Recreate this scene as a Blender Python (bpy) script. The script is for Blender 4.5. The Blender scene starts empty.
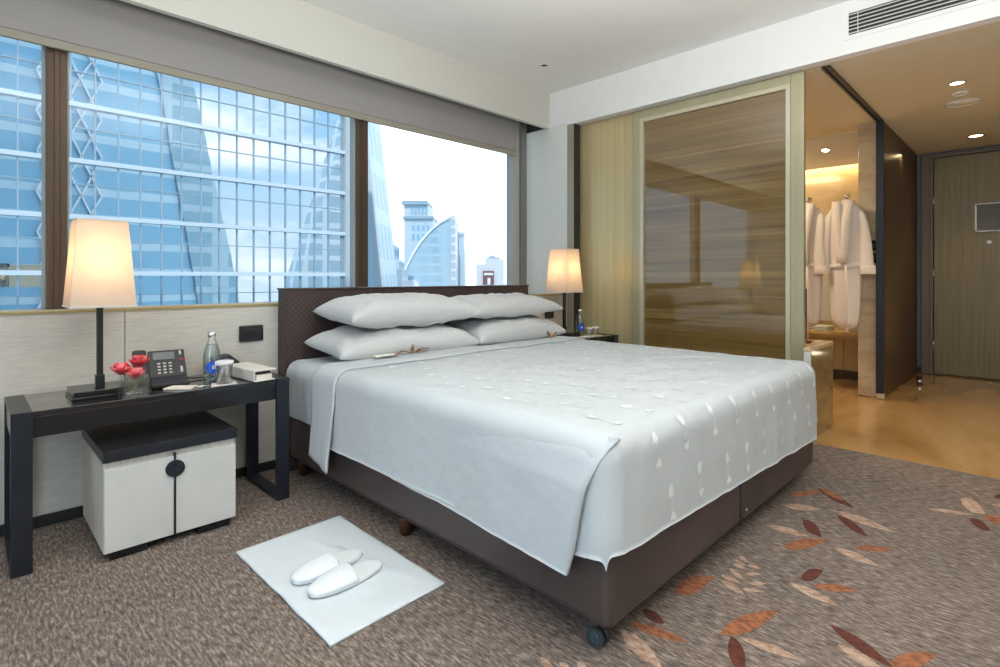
import bpy, bmesh, math, random
from mathutils import Vector, Matrix, noise
random.seed(7)
S = bpy.context.scene
COL = S.collection
PI = math.pi

# ------------------------------------------------------------------ materials
def _new(name):
    m = bpy.data.materials.new(name); m.use_nodes = True
    nt = m.node_tree; b = nt.nodes['Principled BSDF']
    return m, nt, b
def setin(b, **k):
    for a, v in k.items():
        a = a.replace('_', ' ')
        if a in b.inputs: b.inputs[a].default_value = v
def rgba(c): return (c[0], c[1], c[2], 1)
def coords(nt, scale=(1, 1, 1), rot=(0, 0, 0)):
    t = nt.nodes.new('ShaderNodeTexCoord'); mp = nt.nodes.new('ShaderNodeMapping')
    mp.inputs['Scale'].default_value = scale; mp.inputs['Rotation'].default_value = rot
    nt.links.new(t.outputs['Object'], mp.inputs['Vector']); return mp
def nz(nt, vec, scale, detail=3, rough=.5, dist=0):
    n = nt.nodes.new('ShaderNodeTexNoise'); n.inputs['Scale'].default_value = scale
    n.inputs['Detail'].default_value = detail; n.inputs['Roughness'].default_value = rough
    n.inputs['Distortion'].default_value = dist
    nt.links.new(vec.outputs[0], n.inputs['Vector']); return n
def ramp(nt, src, stops):
    r = nt.nodes.new('ShaderNodeValToRGB'); e = r.color_ramp.elements
    while len(e) < len(stops): e.new(.5)
    for el, (p, c) in zip(e, stops): el.position = p; el.color = rgba(c)
    nt.links.new(src, r.inputs[0]); return r
def bump(nt, b, src, strength=.2, dist=.01):
    bp = nt.nodes.new('ShaderNodeBump'); bp.inputs['Strength'].default_value = strength; bp.inputs['Distance'].default_value = dist
    nt.links.new(src, bp.inputs['Height']); nt.links.new(bp.outputs[0], b.inputs['Normal'])
def mat(name, c, rough=.5, metal=0, var=0, scale=8, stretch=(1, 1, 1), bmp=0, bscale=None, bdist=.003, **k):
    m, nt, b = _new(name)
    setin(b, Base_Color=rgba(c), Roughness=rough, Metallic=metal); setin(b, **k)
    mp = coords(nt, stretch)
    if var:
        n = nz(nt, mp, scale)
        r = ramp(nt, n.outputs[0], [(.3, [x*(1-var) for x in c]), (.7, [min(1, x*(1+var)) for x in c])])
        nt.links.new(r.outputs[0], b.inputs['Base Color'])
    if bmp:
        n2 = nz(nt, mp, bscale or scale*3); bump(nt, b, n2.outputs[0], bmp, bdist)
    return m
def mat_emit(name, c, s):
    m, nt, b = _new(name); setin(b, Base_Color=rgba(c), Emission_Color=rgba(c), Emission_Strength=s); return m
def mat_glass(name, tint=(.97, .99, .99), refl=.06, rough=0.0):
    m, nt, b = _new(name); nt.nodes.remove(b)
    o = nt.nodes['Material Output']
    t = nt.nodes.new('ShaderNodeBsdfTransparent'); t.inputs[0].default_value = rgba(tint)
    g = nt.nodes.new('ShaderNodeBsdfGlossy'); g.inputs['Roughness'].default_value = rough
    fr = nt.nodes.new('ShaderNodeLayerWeight'); fr.inputs['Blend'].default_value = .25
    mu = nt.nodes.new('ShaderNodeMath'); mu.operation = 'MULTIPLY_ADD'
    mu.inputs[1].default_value = .35 if refl > .05 else .15; mu.inputs[2].default_value = refl
    nt.links.new(fr.outputs['Fresnel'], mu.inputs[0])
    mx = nt.nodes.new('ShaderNodeMixShader'); nt.links.new(mu.outputs[0], mx.inputs[0])
    nt.links.new(t.outputs[0], mx.inputs[1]); nt.links.new(g.outputs[0], mx.inputs[2]); nt.links.new(mx.outputs[0], o.inputs[0])
    return m
M = {}
M['wallpaper'] = mat('wallpaper', (.62, .60, .54), .75, var=.1, scale=9, stretch=(1, 1, 16), bmp=.25, bscale=30)
M['paint'] = mat('paint', (.82, .82, .80), .8, var=.01)
M['paint_corridor'] = mat('paint_corridor', (.66, .59, .44), .8, var=.01)
M['paint_bath'] = mat('paint_bath', (.7, .62, .5), .6, var=.01)
M['black'] = mat('black_lacquer', (.012, .012, .014), .12)
M['blackglass'] = mat('black_glass', (.010, .010, .012), .04, Coat_Weight=.6)
M['blackplastic'] = mat('black_plastic', (.016, .016, .018), .38)
M['charcoal'] = mat('charcoal_metal', (.022, .026, .036), .34, metal=.35, var=.05)
M['baseboard'] = mat('baseboard_black', (.02, .02, .022), .5)
M['bronze'] = mat('bronze', (.10, .065, .044), .45, metal=.4, var=.08, scale=3, stretch=(6, 6, .3))
M['greyframe'] = mat('grey_frame', (.46, .47, .45), .5)
M['darkframe'] = mat('dark_frame', (.22, .22, .21), .5)
M['shade_fabric'] = mat('shade_fabric', (.36, .345, .335), .85, bmp=.1, bscale=200)
M['hem'] = mat('hem', (.36, .33, .26), .6)
M['sill'] = mat('sill', (.55, .50, .36), .4)
M['gold_edge'] = mat('gold_edge', (.46, .36, .16), .4, metal=.3)
M['white'] = mat('white_lacquer', (.70, .69, .65), .35)
M['cab'] = mat('cabinet_cream', (.62, .62, .59), .45, var=.04, scale=6, stretch=(1, 1, 1))
M['cabside'] = mat('cabinet_grain', (.62, .59, .53), .5, var=.10, scale=5, stretch=(14, 14, .6))
M['chrome'] = mat('chrome', (.8, .8, .8), .12, metal=1)
M['dull_steel'] = mat('dull_steel', (.30, .27, .23), .35, metal=.8)
M['post_champ'] = mat('post_champagne', (.36, .33, .25), .45, metal=.3)
M['wall_side'] = mat('brightened_wallpaper', (.76, .78, .74), .75, var=.05, scale=9, stretch=(1, 1, 16), bmp=.2, bscale=30)  # lighter wallpaper copy: brightness of the side wall put into its colour
M['linen'] = mat('linen', (.54, .58, .60), .8, bmp=.8, bscale=7, scale=4, bdist=.012, Sheen_Weight=.15)
M['linen2'] = mat('pillow_cotton', (.60, .61, .61), .8, bmp=.5, bscale=10, scale=4, bdist=.006, Sheen_Weight=.15)
M['embroid'] = mat('embroidery', (.80, .83, .84), .45, Sheen_Weight=.3)
M['leather'] = mat('base_leather', (.074, .054, .051), .45, var=.22, scale=3.5, bmp=.1, bscale=60)
M['leather_dark'] = mat('base_leather_edge', (.05, .034, .03), .5)
M['wood_leg'] = mat('wood_leg', (.08, .03, .015), .4)
M['towel'] = mat('towel', (.72, .77, .80), .95, bmp=.8, bscale=160, bdist=.003)
M['slipper'] = mat('slipper', (.84, .87, .89), .95, bmp=.7, bscale=220, bdist=.002)
M['rubber'] = mat('rubber', (.04, .04, .045), .5)
M['castor_hub'] = mat('castor_hub', (.03, .06, .08), .25, Coat_Weight=.5)
M['robe'] = mat('robe', (.80, .72, .64), .95, bmp=.8, bscale=90, bdist=.004)
M['clear'] = mat_glass('clear_glass', (.965, .98, .975), .12)
M['window_glass'] = mat_glass('window_glass', (.93, .97, .99), .02)
M['water'] = mat_glass('water', (.86, .93, .93), .04)
M['partition'] = mat_glass('partition_glass', (.98, .98, .97), .03)
M['blue_label'] = mat('blue_label', (.01, .10, .62), .35)
M['white_label'] = mat('white_label', (.85, .85, .85), .5)
M['paper'] = mat('paper', (.82, .77, .70), .8)
M['bookcloth'] = mat('book_cover', (.78, .73, .65), .6)
M['petal'] = mat('petal', (.62, .035, .055), .5, var=.35, scale=30, Subsurface_Weight=.1)
M['petal2'] = mat('petal_light', (.80, .20, .22), .5, var=.3, scale=30)
M['stem'] = mat('stem', (.13, .28, .07), .5)
M['screen'] = mat('screen', (.16, .18, .19), .15)
M['key'] = mat('key', (.55, .57, .58), .4)
M['red'] = mat('red_light', (.6, .01, .03), .4)
M['leaf_brown'] = mat('leaf_brown', (.22, .10, .03), .5)
M['soil'] = mat('pebble', (.7, .68, .6), .5)
# lamp shade: translucent cloth
def shade_mat():
    m, nt, b = _new('lamp_linen'); nt.nodes.remove(b); o = nt.nodes['Material Output']
    d = nt.nodes.new('ShaderNodeBsdfDiffuse'); t = nt.nodes.new('ShaderNodeBsdfTranslucent')
    d.inputs[0].default_value = (.80, .76, .70, 1); t.inputs[0].default_value = (.80, .66, .46, 1)
    mp = coords(nt, (1, 1, 6)); n = nz(nt, mp, 90); r = ramp(nt, n.outputs[0], [(.3, (.46, .355, .235)), (.7, (.53, .42, .285))])
    nt.links.new(r.outputs[0], t.inputs[0])
    mx = nt.nodes.new('ShaderNodeMixShader'); mx.inputs[0].default_value = .5
    nt.links.new(d.outputs[0], mx.inputs[1]); nt.links.new(t.outputs[0], mx.inputs[2]); nt.links.new(mx.outputs[0], o.inputs[0]); return m
M['lamp_linen'] = shade_mat()
# carpet
def carpet():
    m, nt, b = _new('carpet'); mp = coords(nt, (1, .20, 1), (0, 0, .12)); n = nz(nt, mp, 125, 4, .7)
    r = ramp(nt, n.outputs[0], [(.32, (.075, .052, .040)), (.5, (.20, .155, .128)), (.68, (.46, .385, .335))])
    n2 = nz(nt, coords(nt), 2.2, 3); mul = nt.nodes.new('ShaderNodeMixRGB'); mul.blend_type = 'MULTIPLY'; mul.inputs[0].default_value = .5
    r2 = ramp(nt, n2.outputs[0], [(.3, (.70, .70, .72)), (.7, (1.1, 1.05, 1.0))])
    nt.links.new(r.outputs[0], mul.inputs[1]); nt.links.new(r2.outputs[0], mul.inputs[2]); nt.links.new(mul.outputs[0], b.inputs['Base Color'])
    setin(b, Roughness=.95); bump(nt, b, n.outputs[0], .6, .006); return m
M['carpet'] = carpet()
def leafmat(name, c, c2):
    m, nt, b = _new(name); n = nz(nt, coords(nt, (1, .5, 1), (0, 0, .5)), 60, 4, .7)
    r = ramp(nt, n.outputs[0], [(.36, c2), (.6, c)]); nt.links.new(r.outputs[0], b.inputs['Base Color']); setin(b, Roughness=.95); bump(nt, b, n.outputs[0], .5, .005); return m
M['leaf_orange'] = leafmat('carpet_orange', (.42, .155, .065), (.17, .065, .036))
M['leaf_tan'] = leafmat('carpet_tan', (.56, .40, .30), (.30, .165, .10))
M['leaf_dark'] = leafmat('carpet_rust', (.15, .038, .022), (.065, .022, .016))
def marble(name, cols, scale=1.2, stretch=(1, 1, 1), rough=.08, tiles=None, rot=(0, 0, 0)):
    m, nt, b = _new(name); mp = coords(nt, stretch, rot); n = nz(nt, mp, scale, 6, .55, 1.2)
    k = len(cols); r = ramp(nt, n.outputs[0], [(.28+.44*i/(k-1), c) for i, c in enumerate(cols)])
    out = r.outputs[0]
    if tiles:
        br = nt.nodes.new('ShaderNodeTexBrick'); br.offset = 0; br.inputs['Scale'].default_value = 1
        br.inputs['Brick Width'].default_value = tiles[0]; br.inputs['Row Height'].default_value = tiles[1]; br.inputs['Mortar Size'].default_value = .0015
        br.inputs['Color1'].default_value = (1, 1, 1, 1); br.inputs['Color2'].default_value = (.93, .93, .93, 1); br.inputs['Mortar'].default_value = (.85, .8, .75, 1)
        nt.links.new(coords(nt).outputs[0], br.inputs['Vector'])
        mul = nt.nodes.new('ShaderNodeMixRGB'); mul.blend_type = 'MULTIPLY'; mul.inputs[0].default_value = .8
        nt.links.new(out, mul.inputs[1]); nt.links.new(br.outputs[0], mul.inputs[2]); out = mul.outputs[0]
    nt.links.new(out, b.inputs['Base Color']); setin(b, Roughness=rough, Coat_Weight=.3); return m
M['marble_floor'] = marble('floor_marble', [(.42, .22, .075), (.58, .34, .13), (.70, .46, .22)], 1.0, (.7, 2, 1), .07, (1.2, .6))
M['marble_beige'] = marble('beige_marble', [(.36, .27, .17), (.50, .40, .27), (.58, .48, .34)], 2.0, (1, 1, 3), .15)
M['marble_tub'] = marble('tub_marble', [(.20, .13, .05), (.30, .21, .09), (.38, .28, .14)], 2.0, (1, 1, 3), .12)
M['marble_gold'] = marble('gold_marble', [(.62, .44, .22), (.74, .55, .30), (.80, .64, .38)], 2.2, (1, 1, 3), .2)
M['veneer_back'] = marble('striped_wood_behind_glass', [(.09, .052, .013), (.17, .10, .026), (.205, .125, .036), (.29, .185, .06)], 2.2, (1, .22, 11), .03)
M['veneer_back'].node_tree.nodes['Principled BSDF'].inputs['Coat Weight'].default_value = 1
M['veneer_back'].node_tree.nodes['Principled BSDF'].inputs['Coat IOR'].default_value = 1.85
M['veneer_back'].node_tree.nodes['Principled BSDF'].inputs['Coat Roughness'].default_value = 0
M['gold_veneer'] = mat('gold_veneer', (.60, .50, .27), .38, metal=.25, var=.10, scale=3, stretch=(9, 9, .12))
M['door_frame_gold'] = mat('champagne_frame', (.46, .42, .27), .32, metal=.35, var=.06, scale=4, stretch=(6, 6, .2))
M['door_bead'] = mat('champagne_bead', (.62, .57, .42), .3, metal=.3)
M['dark_panel'] = mat('dark_wood_panel', (.085, .052, .028), .42, var=.25, scale=4, stretch=(10, 10, .3))
M['post'] = mat('dark_post', (.02, .024, .034), .4, metal=.3)
M['entry_door'] = mat('entry_door_wood', (.22, .175, .08), .42, var=.14, scale=5, stretch=(8, 8, .25))
M['entry_frame'] = mat('entry_frame', (.15, .12, .085), .45)
M['bluegrey'] = mat('blue_grey_wall', (.17, .18, .18), .7)
M['headboard'] = None
def headboard():
    m, nt, b = _new('headboard_weave'); mp = coords(nt)
    w = nt.nodes.new('ShaderNodeTexChecker'); w.inputs['Scale'].default_value = 62
    nt.links.new(mp.outputs[0], w.inputs['Vector'])
    w.inputs[1].default_value = (.075, .048, .045, 1); w.inputs[2].default_value = (.045, .029, .028, 1)
    nt.links.new(w.outputs[0], b.inputs['Base Color']); setin(b, Roughness=.5); bump(nt, b, w.outputs['Fac'], .5, .004); return m
M['headboard'] = headboard()
# exterior
def facade_glass(name, tint, tint2, rough=.015):
    m, nt, b = _new(name); mp = coords(nt, (1, 1, 1)); n = nz(nt, mp, .25, 2)
    r = ramp(nt, n.outputs[0], [(.35, tint), (.65, tint2)]); nt.links.new(r.outputs[0], b.inputs['Base Color'])
    setin(b, Metallic=1, Roughness=rough); n2 = nz(nt, mp, .35, 1); bump(nt, b, n2.outputs[0], .03, .12); return m
M['facade_glass'] = facade_glass('facade_mirror_glass', (.84, .93, .97), (.92, .98, 1))
M['spandrel'] = mat('spandrel', (.82, .88, .92), .5)
M['mull'] = mat('mullion_grey', (.42, .54, .62), .5)
M['conc'] = mat('pale_column', (.62, .66, .66), .7)
def bands(name, c1, c2, per, axis=2, per2=None):
    m, nt, b = _new(name); t = nt.nodes.new('ShaderNodeTexCoord'); sp = nt.nodes.new('ShaderNodeSeparateXYZ'); nt.links.new(t.outputs['Object'], sp.inputs[0])
    def band(out, p, duty):
        a = nt.nodes.new('ShaderNodeMath'); a.operation = 'DIVIDE'; a.inputs[1].default_value = p; nt.links.new(out, a.inputs[0])
        f = nt.nodes.new('ShaderNodeMath'); f.operation = 'FRACT'; nt.links.new(a.outputs[0], f.inputs[0])
        g = nt.nodes.new('ShaderNodeMath'); g.operation = 'LESS_THAN'; g.inputs[1].default_value = duty; nt.links.new(f.outputs[0], g.inputs[0]); return g
    g = band(sp.outputs[2], per, .3); out = g.outputs[0]
    if per2:
        ad = nt.nodes.new('ShaderNodeMath'); ad.operation = 'ADD'; nt.links.new(sp.outputs[0], ad.inputs[0]); nt.links.new(sp.outputs[1], ad.inputs[1])
        g2 = band(ad.outputs[0], per2, .3); mxm = nt.nodes.new('ShaderNodeMath'); mxm.operation = 'MAXIMUM'
        nt.links.new(out, mxm.inputs[0]); nt.links.new(g2.outputs[0], mxm.inputs[1]); out = mxm.outputs[0]
    r = ramp(nt, out, [(0, c1), (1, c2)]); nt.links.new(r.outputs[0], b.inputs['Base Color']); setin(b, Roughness=.4); return m
M['t_blue'] = bands('tower_blue', (.26, .52, .70), (.52, .72, .82), 4.2)  # skyline tones from here are paled, putting distance haze into the colour
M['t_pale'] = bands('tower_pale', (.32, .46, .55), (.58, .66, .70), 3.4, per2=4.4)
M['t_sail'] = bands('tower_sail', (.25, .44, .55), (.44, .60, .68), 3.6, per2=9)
M['t_white'] = bands('block_white', (.50, .56, .60), (.74, .75, .76), 3.2, per2=3.0)
M['t_slant'] = bands('tower_slant', (.34, .54, .64), (.52, .68, .74), 12, per2=6)
M['t_white_bar'] = mat('white_diagrid', (.85, .88, .9), .5)
M['sign_red'] = mat('sign_red', (.22, .09, .10), .6)
M['city_ground'] = mat('city_ground', (.55, .60, .62), .9, var=.15, scale=.02)

# ------------------------------------------------------------------ mesh helpers
def bx(bm, c, s, mi=0, rot=None):
    r = bmesh.ops.create_cube(bm, size=1)
    mtx = Matrix.Translation(c) @ (rot.to_4x4() if rot else Matrix.Identity(4)) @ Matrix.Diagonal((s[0], s[1], s[2], 1))
    bmesh.ops.transform(bm, matrix=mtx, verts=r['verts'])
    for v in r['verts']:
        for f in v.link_faces: f.material_index = mi
def bb(bm, a, b, mi=0):      # box by two corners
    bx(bm, [(a[i]+b[i])/2 for i in range(3)], [abs(b[i]-a[i]) for i in range(3)], mi)
def prism(bm, pts, axis, lo, hi, mi=0):   # polygon pts (2D) extruded along an axis
    def P(p, t): return {'x': (t, p[0], p[1]), 'y': (p[0], t, p[1]), 'z': (p[0], p[1], t)}[axis]
    a = [bm.verts.new(P(p, lo)) for p in pts]; b = [bm.verts.new(P(p, hi)) for p in pts]
    fs = [bm.faces.new(a[::-1]), bm.faces.new(b)]
    for i in range(len(pts)): fs.append(bm.faces.new([a[i], a[(i+1) % len(pts)], b[(i+1) % len(pts)], b[i]]))
    for f in fs: f.material_index = mi
def lathe(bm, prof, c=(0, 0, 0), n=24, mi=0, sq=None):
    rings = []
    for r, z in prof:
        rings.append([bm.verts.new((c[0]+r*math.cos(2*PI*i/n), c[1]+r*math.sin(2*PI*i/n), c[2]+z)) for i in range(n)])
    for a, b in zip(rings, rings[1:]):
        for i in range(n): f = bm.faces.new([a[i], a[(i+1) % n], b[(i+1) % n], b[i]]); f.material_index = mi; f.smooth = True
    if prof[0][0] > 1e-4: f = bm.faces.new(rings[0][::-1]); f.material_index = mi
    if prof[-1][0] > 1e-4: f = bm.faces.new(rings[-1]); f.material_index = mi
def tube(bm, pts, r, n=8, mi=0, caps=True):
    pts = [Vector(p) for p in pts]; rings = []
    for i, p in enumerate(pts):
        d = (pts[min(i+1, len(pts)-1)]-pts[max(i-1, 0)]).normalized()
        up = Vector((0, 0, 1)) if abs(d.z) < .9 else Vector((1, 0, 0))
        s = d.cross(up).normalized(); u = s.cross(d)
        rr = r[i] if isinstance(r, (list, tuple)) else r
        rings.append([bm.verts.new(p+(s*math.cos(2*PI*k/n)+u*math.sin(2*PI*k/n))*rr) for k in range(n)])
    for a, b in zip(rings, rings[1:]):
        for k in range(n): f = bm.faces.new([a[k], a[(k+1) % n], b[(k+1) % n], b[k]]); f.smooth = True; f.material_index = mi
    if caps:
        for rg in (rings[0][::-1], rings[-1]): f = bm.faces.new(rg); f.material_index = mi
def grid(bm, fn, nu, nv, mi=0, smooth=True):
    vs = [[bm.verts.new(fn(i/nu, j/nv)) for j in range(nv+1)] for i in range(nu+1)]
    for i in range(nu):
        for j in range(nv):
            f = bm.faces.new([vs[i][j], vs[i+1][j], vs[i+1][j+1], vs[i][j+1]]); f.material_index = mi; f.smooth = smooth
    return vs
def obj(name, bm, mats, parent=None, bevel=0, recalc=True, origin=None):
    if recalc: bmesh.ops.recalc_face_normals(bm, faces=bm.faces)
    if parent is not None and 'base' in parent: off = Vector(parent['base'])
    elif origin: off = Vector(origin)
    else: off = Vector((0, 0, 0))
    if off.length: bmesh.ops.translate(bm, verts=bm.verts, vec=-off)
    me = bpy.data.meshes.new(name); bm.to_mesh(me); bm.free()
    for m in (mats if isinstance(mats, (list, tuple)) else [mats]): me.materials.append(M[m])
    o = bpy.data.objects.new(name, me); COL.objects.link(o)
    if parent is not None: o.parent = parent
    elif origin: o.location = origin
    if bevel:
        md = o.modifiers.new('bevel', 'BEVEL'); md.width = bevel; md.segments = 2; md.limit_method = 'ANGLE'; md.angle_limit = math.radians(50)
    return o
def part(name, mats, parent, fn, bevel=0, label=None, origin=None, recalc=True):
    bm = bmesh.new(); fn(bm); o = obj(name, bm, mats, parent, bevel, recalc, origin)
    if parent is not None and 'base' in parent: o['base'] = list(parent['base'])
    if label: o['label'] = label
    return o
def thing(name, base, label, cat, group=None):
    o = bpy.data.objects.new(name, None); COL.objects.link(o); o.location = base; o.empty_display_size = .05
    o['base'] = list(base); o['label'] = label; o['category'] = cat
    if group: o['group'] = group
    return o
def tag(o, label, cat, group=None):
    o['label'] = label; o['category'] = cat
    if group: o['group'] = group
    return o
def struct(name, mats, fn, bevel=0, parent=None):
    bm = bmesh.new(); fn(bm); o = obj(name, bm, mats, parent, bevel)
    if parent is None: o['kind'] = 'structure'
    return o
def copy_tree(o, parent=None):
    c = o.copy(); COL.objects.link(c); c.parent = parent
    for ch in [x for x in COL.objects if x.parent == o]: copy_tree(ch, c)
    return c
def N(x, y=0., z=0.): return noise.noise(Vector((x, y, z)))

# ------------------------------------------------------------------ room shell
H1, H2 = 2.875, 2.535          # main ceiling, lower ceiling
XB, YB = -2.0, -2.4            # behind the camera
LEAVES = []
Z0 = lambda X, Y: (550+X/2.2222, 430+Y/2.2222)
# carpet leaves: (from x,y) (to x,y) width, material index  [floor metres]
def fl(u, v):
    a = (u-500)/537; d = 537*1.1/(v-278); s = math.sqrt(.5)
    return Vector((s*d*(1+a), s*d*(1-a)))
for x0, y0, x1, y1, w, k in [
    (275, 362, 365, 326, 44, 1), (380, 335, 432, 366, 15, 2), (380, 322, 425, 342, 12, 2), (398, 308, 432, 334, 12, 2), (405, 298, 438, 310, 9, 2),
    (405, 288, 438, 303, 8, 2), (418, 278, 441, 296, 9, 2), (438, 300, 468, 309, 9, 2), (434, 321, 468, 320, 9, 2), (440, 341, 482, 342, 10, 2), (425, 354, 475, 360, 10, 2),
    (378, 454, 508, 403, 46, 1), (402, 458, 430, 545, 42, 3), (423, 462, 572, 517, 20, 2), (172, 428, 310, 474, 24, 1), (155, 442, 252, 535, 40, 2),
    (532, 148, 606, 134, 14, 1), (595, 130, 676, 174, 17, 3), (600, 130, 655, 158, 12, 1), (520, 168, 602, 178, 16, 2), (561, 200, 604, 238, 27, 3), (480, 211, 578, 238, 15, 2),
    (518, 262, 618, 245, 26, 1), (632, 180, 766, 228, 17, 2), (637, 190, 708, 238, 20, 3), (630, 261, 733, 304, 18, 2), (675, 261, 768, 268, 15, 1),
    (557, 332, 608, 312, 30, 3), (583, 346, 686, 357, 20, 1), (530, 339, 642, 392, 20, 2), (620, 432, 765, 530, 28, 3), (640, 478, 745, 540, 26, 2), (752, 524, 862, 500, 44, 1),
    (842, 175, 945, 190, 9, 2), (912, 153, 968, 188, 30, 2), (932, 197, 980, 226, 20, 3), (962, 192, 1030, 212, 20, 1), (980, 165, 1040, 176, 9, 2), (985, 150, 1040, 140, 16, 3),
    (60, 515, 88, 545, 20, 2), (20, 516, 50, 545, 18, 2), (-20, 505, 12, 545, 18, 2), (205, 400, 255, 432, 26, 3)]:
    A, B = fl(*Z0(x0, y0)), fl(*Z0(x1, y1))
    mx, my = (x0+x1)/2, (y0+y1)/2; L = math.hypot(x1-x0, y1-y0); nx, ny = -(y1-y0)/L*w*.42, (x1-x0)/L*w*.42
    C1, C2 = fl(*Z0(mx+nx, my+ny)), fl(*Z0(mx-nx, my-ny))
    mid = (A+B)/2; LEAVES.append((A, B, C1-mid, C2-mid, k))
def leaf_poly(A, B, c1, c2, n=9, asym=.15):
    P = []
    for i in range(n+1): t = i/n; P.append(A.lerp(B, t)+c1*(math.sin(PI*t**(1-asym))**.9))
    for i in range(1, n): t = 1-i/n; P.append(A.lerp(B, t)+c2*(math.sin(PI*t**(1-asym))**.9))
    return P
def floor_carpet(bm):
    bb(bm, (XB, YB, -.05), (4.01, 3.12, 0))
    for i, (A, B, c1, c2, k) in enumerate(LEAVES):
        if max(A.x, B.x) > 4.0: continue
        z = .0012+.0002*(i % 4)
        f = bm.faces.new([bm.verts.new((p.x, p.y, z)) for p in leaf_poly(A, B, c1, c2)]); f.material_index = k
        if f.normal.z < 0: f.normal_flip()
bm = bmesh.new(); floor_carpet(bm)
o = obj('floor', bm, ['carpet', 'leaf_orange', 'leaf_tan', 'leaf_dark'], recalc=False); o['kind'] = 'structure'
struct('floor', 'marble_floor', lambda bm: bb(bm, (4.01, YB, -.05), (7.95, 3.7, -.004)))
struct('ceiling', 'paint', lambda bm: bb(bm, (XB, YB, H1), (4.01, 3.34, H1+.1)))
struct('ceiling', 'paint_corridor', lambda bm: (bb(bm, (4.0905, YB, H2), (7.95, 1.0, H2+.1)), bb(bm, (4.0905, 1.0, H2), (6.19, 3.7, H2+.1))))
def beam(bm):
    bb(bm, (4.01, YB, H2), (4.09, 3.115, H1+.1)); bb(bm, (4.01, 3.115, H2+.018), (4.09, 3.37, H1+.1))
struct('wall_beam', 'paint', beam)
def pelmet(bm):
    bb(bm, (XB, 3.33, 2.552), (4.01, 3.36, H1+.1)); bb(bm, (XB, 3.325, 2.54), (4.01, 3.365, 2.554))
M['pelmet_shaded'] = mat('pelmet_shaded', (.62, .61, .56), .85)  # ceiling white greyed, so the pelmet's shadow sits in its colour
struct('wall_pelmet', 'pelmet_shaded', pelmet)
struct('ceiling', 'baseboard', lambda bm: bb(bm, (XB, 3.36, 2.93), (4.3, 3.8, 2.98)))
# window wall below the sill, the sill ledge
def wf(bm):
    for a, b in ((XB, .552), (.556, 1.312), (1.336, 4.0)): bb(bm, (a, 3.12, 0), (b, 3.2, .945))
    bb(bm, (XB, 3.126, 0), (4.0, 3.19, .94), 1)
struct('wall_window', ['wallpaper', 'baseboard'], wf)
struct('trim_1', 'baseboard', lambda bm: bb(bm, (1.310, 3.112, 0), (1.338, 3.13, .945)))
struct('trim_2', ['sill', 'gold_edge'], lambda bm: (bb(bm, (XB, 3.118, .950), (4.0, 3.15, .958)), bb(bm, (XB, 3.15, .90), (4.0, 3.75, .925)), bb(bm, (XB, 3.114, .941), (4.0, 3.19, .952), 1)))
struct('baseboard_window', 'baseboard', lambda bm: bb(bm, (XB, 3.108, 0), (4.0, 3.12, .05)), .002)
struct('wall_right', ['wall_side', 'post_champ', 'baseboard'], lambda bm: (bb(bm, (4.01, 3.115, 0), (4.06, 3.8, 2.552)), bb(bm, (4.006, 3.04, 0), (4.10, 3.115, H2), 1), bb(bm, (4.009, 3.036, 0), (4.10, 3.0405, H2), 2), bb(bm, (4.10, 3.085, 0), (4.145, 3.115, H2), 2)))
struct('wall_behind_right', 'baseboard', lambda bm: (bb(bm, (4.01, 3.37, 2.552), (4.06, 3.8, 2.95)), bb(bm, (4.09, 3.1, H2), (4.3, 3.8, 2.95))))
struct('wall_outer', 'paint_corridor', lambda bm: (bb(bm, (7.96, YB-.1, -.05), (8.02, 3.8, 2.7)), bb(bm, (4.2, 3.72, -.05), (8.0, 3.8, 2.7)), bb(bm, (4.1, YB, 2.64), (8.0, 3.8, 2.7))))  # wall behind the entrance door is added to block leaking sky light
# windows
def winframe(x0, x1, fl_=.02, fr=.02, mi=0):
    def f(bm):
        bb(bm, (x0, 3.66, .925), (x1, 3.72, .938)); bb(bm, (x0, 3.66, 2.86), (x1, 3.72, 2.93))
        bb(bm, (x0, 3.66, .925), (x0+fl_, 3.72, 2.9)); bb(bm, (x1-fr, 3.66, .925), (x1, 3.72, 2.9))
    return f
for i, (x0, x1) in enumerate(((-2.0, .305), (.39, 2.107), (2.193, 3.83))):
    w = struct('window_%d' % (i+1), 'greyframe', winframe(x0, x1, .012, .012))
    struct('pane', 'window_glass', lambda bm: bb(bm, (x0+.01, 3.685, .934), (x1-.01, 3.693, 2.87)), parent=w)
struct('trim_3', 'bronze', lambda bm: (bb(bm, (.305, 3.62, .925), (.39, 3.74, 2.93)), bb(bm, (.335, 3.612, .925), (.36, 3.622, 2.93))), .003)
struct('trim_4', 'bronze', lambda bm: (bb(bm, (2.107, 3.62, .925), (2.193, 3.74, 2.93)), bb(bm, (2.137, 3.612, .925), (2.163, 3.622, 2.93))), .003)
struct('trim_5', ['greyframe', 'darkframe'], lambda bm: (bb(bm, (3.83, 3.655, .925), (3.93, 3.74, 2.93)), bb(bm, (3.935, 3.63, .925), (4.012, 3.74, 2.93), 1)), .003)
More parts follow.
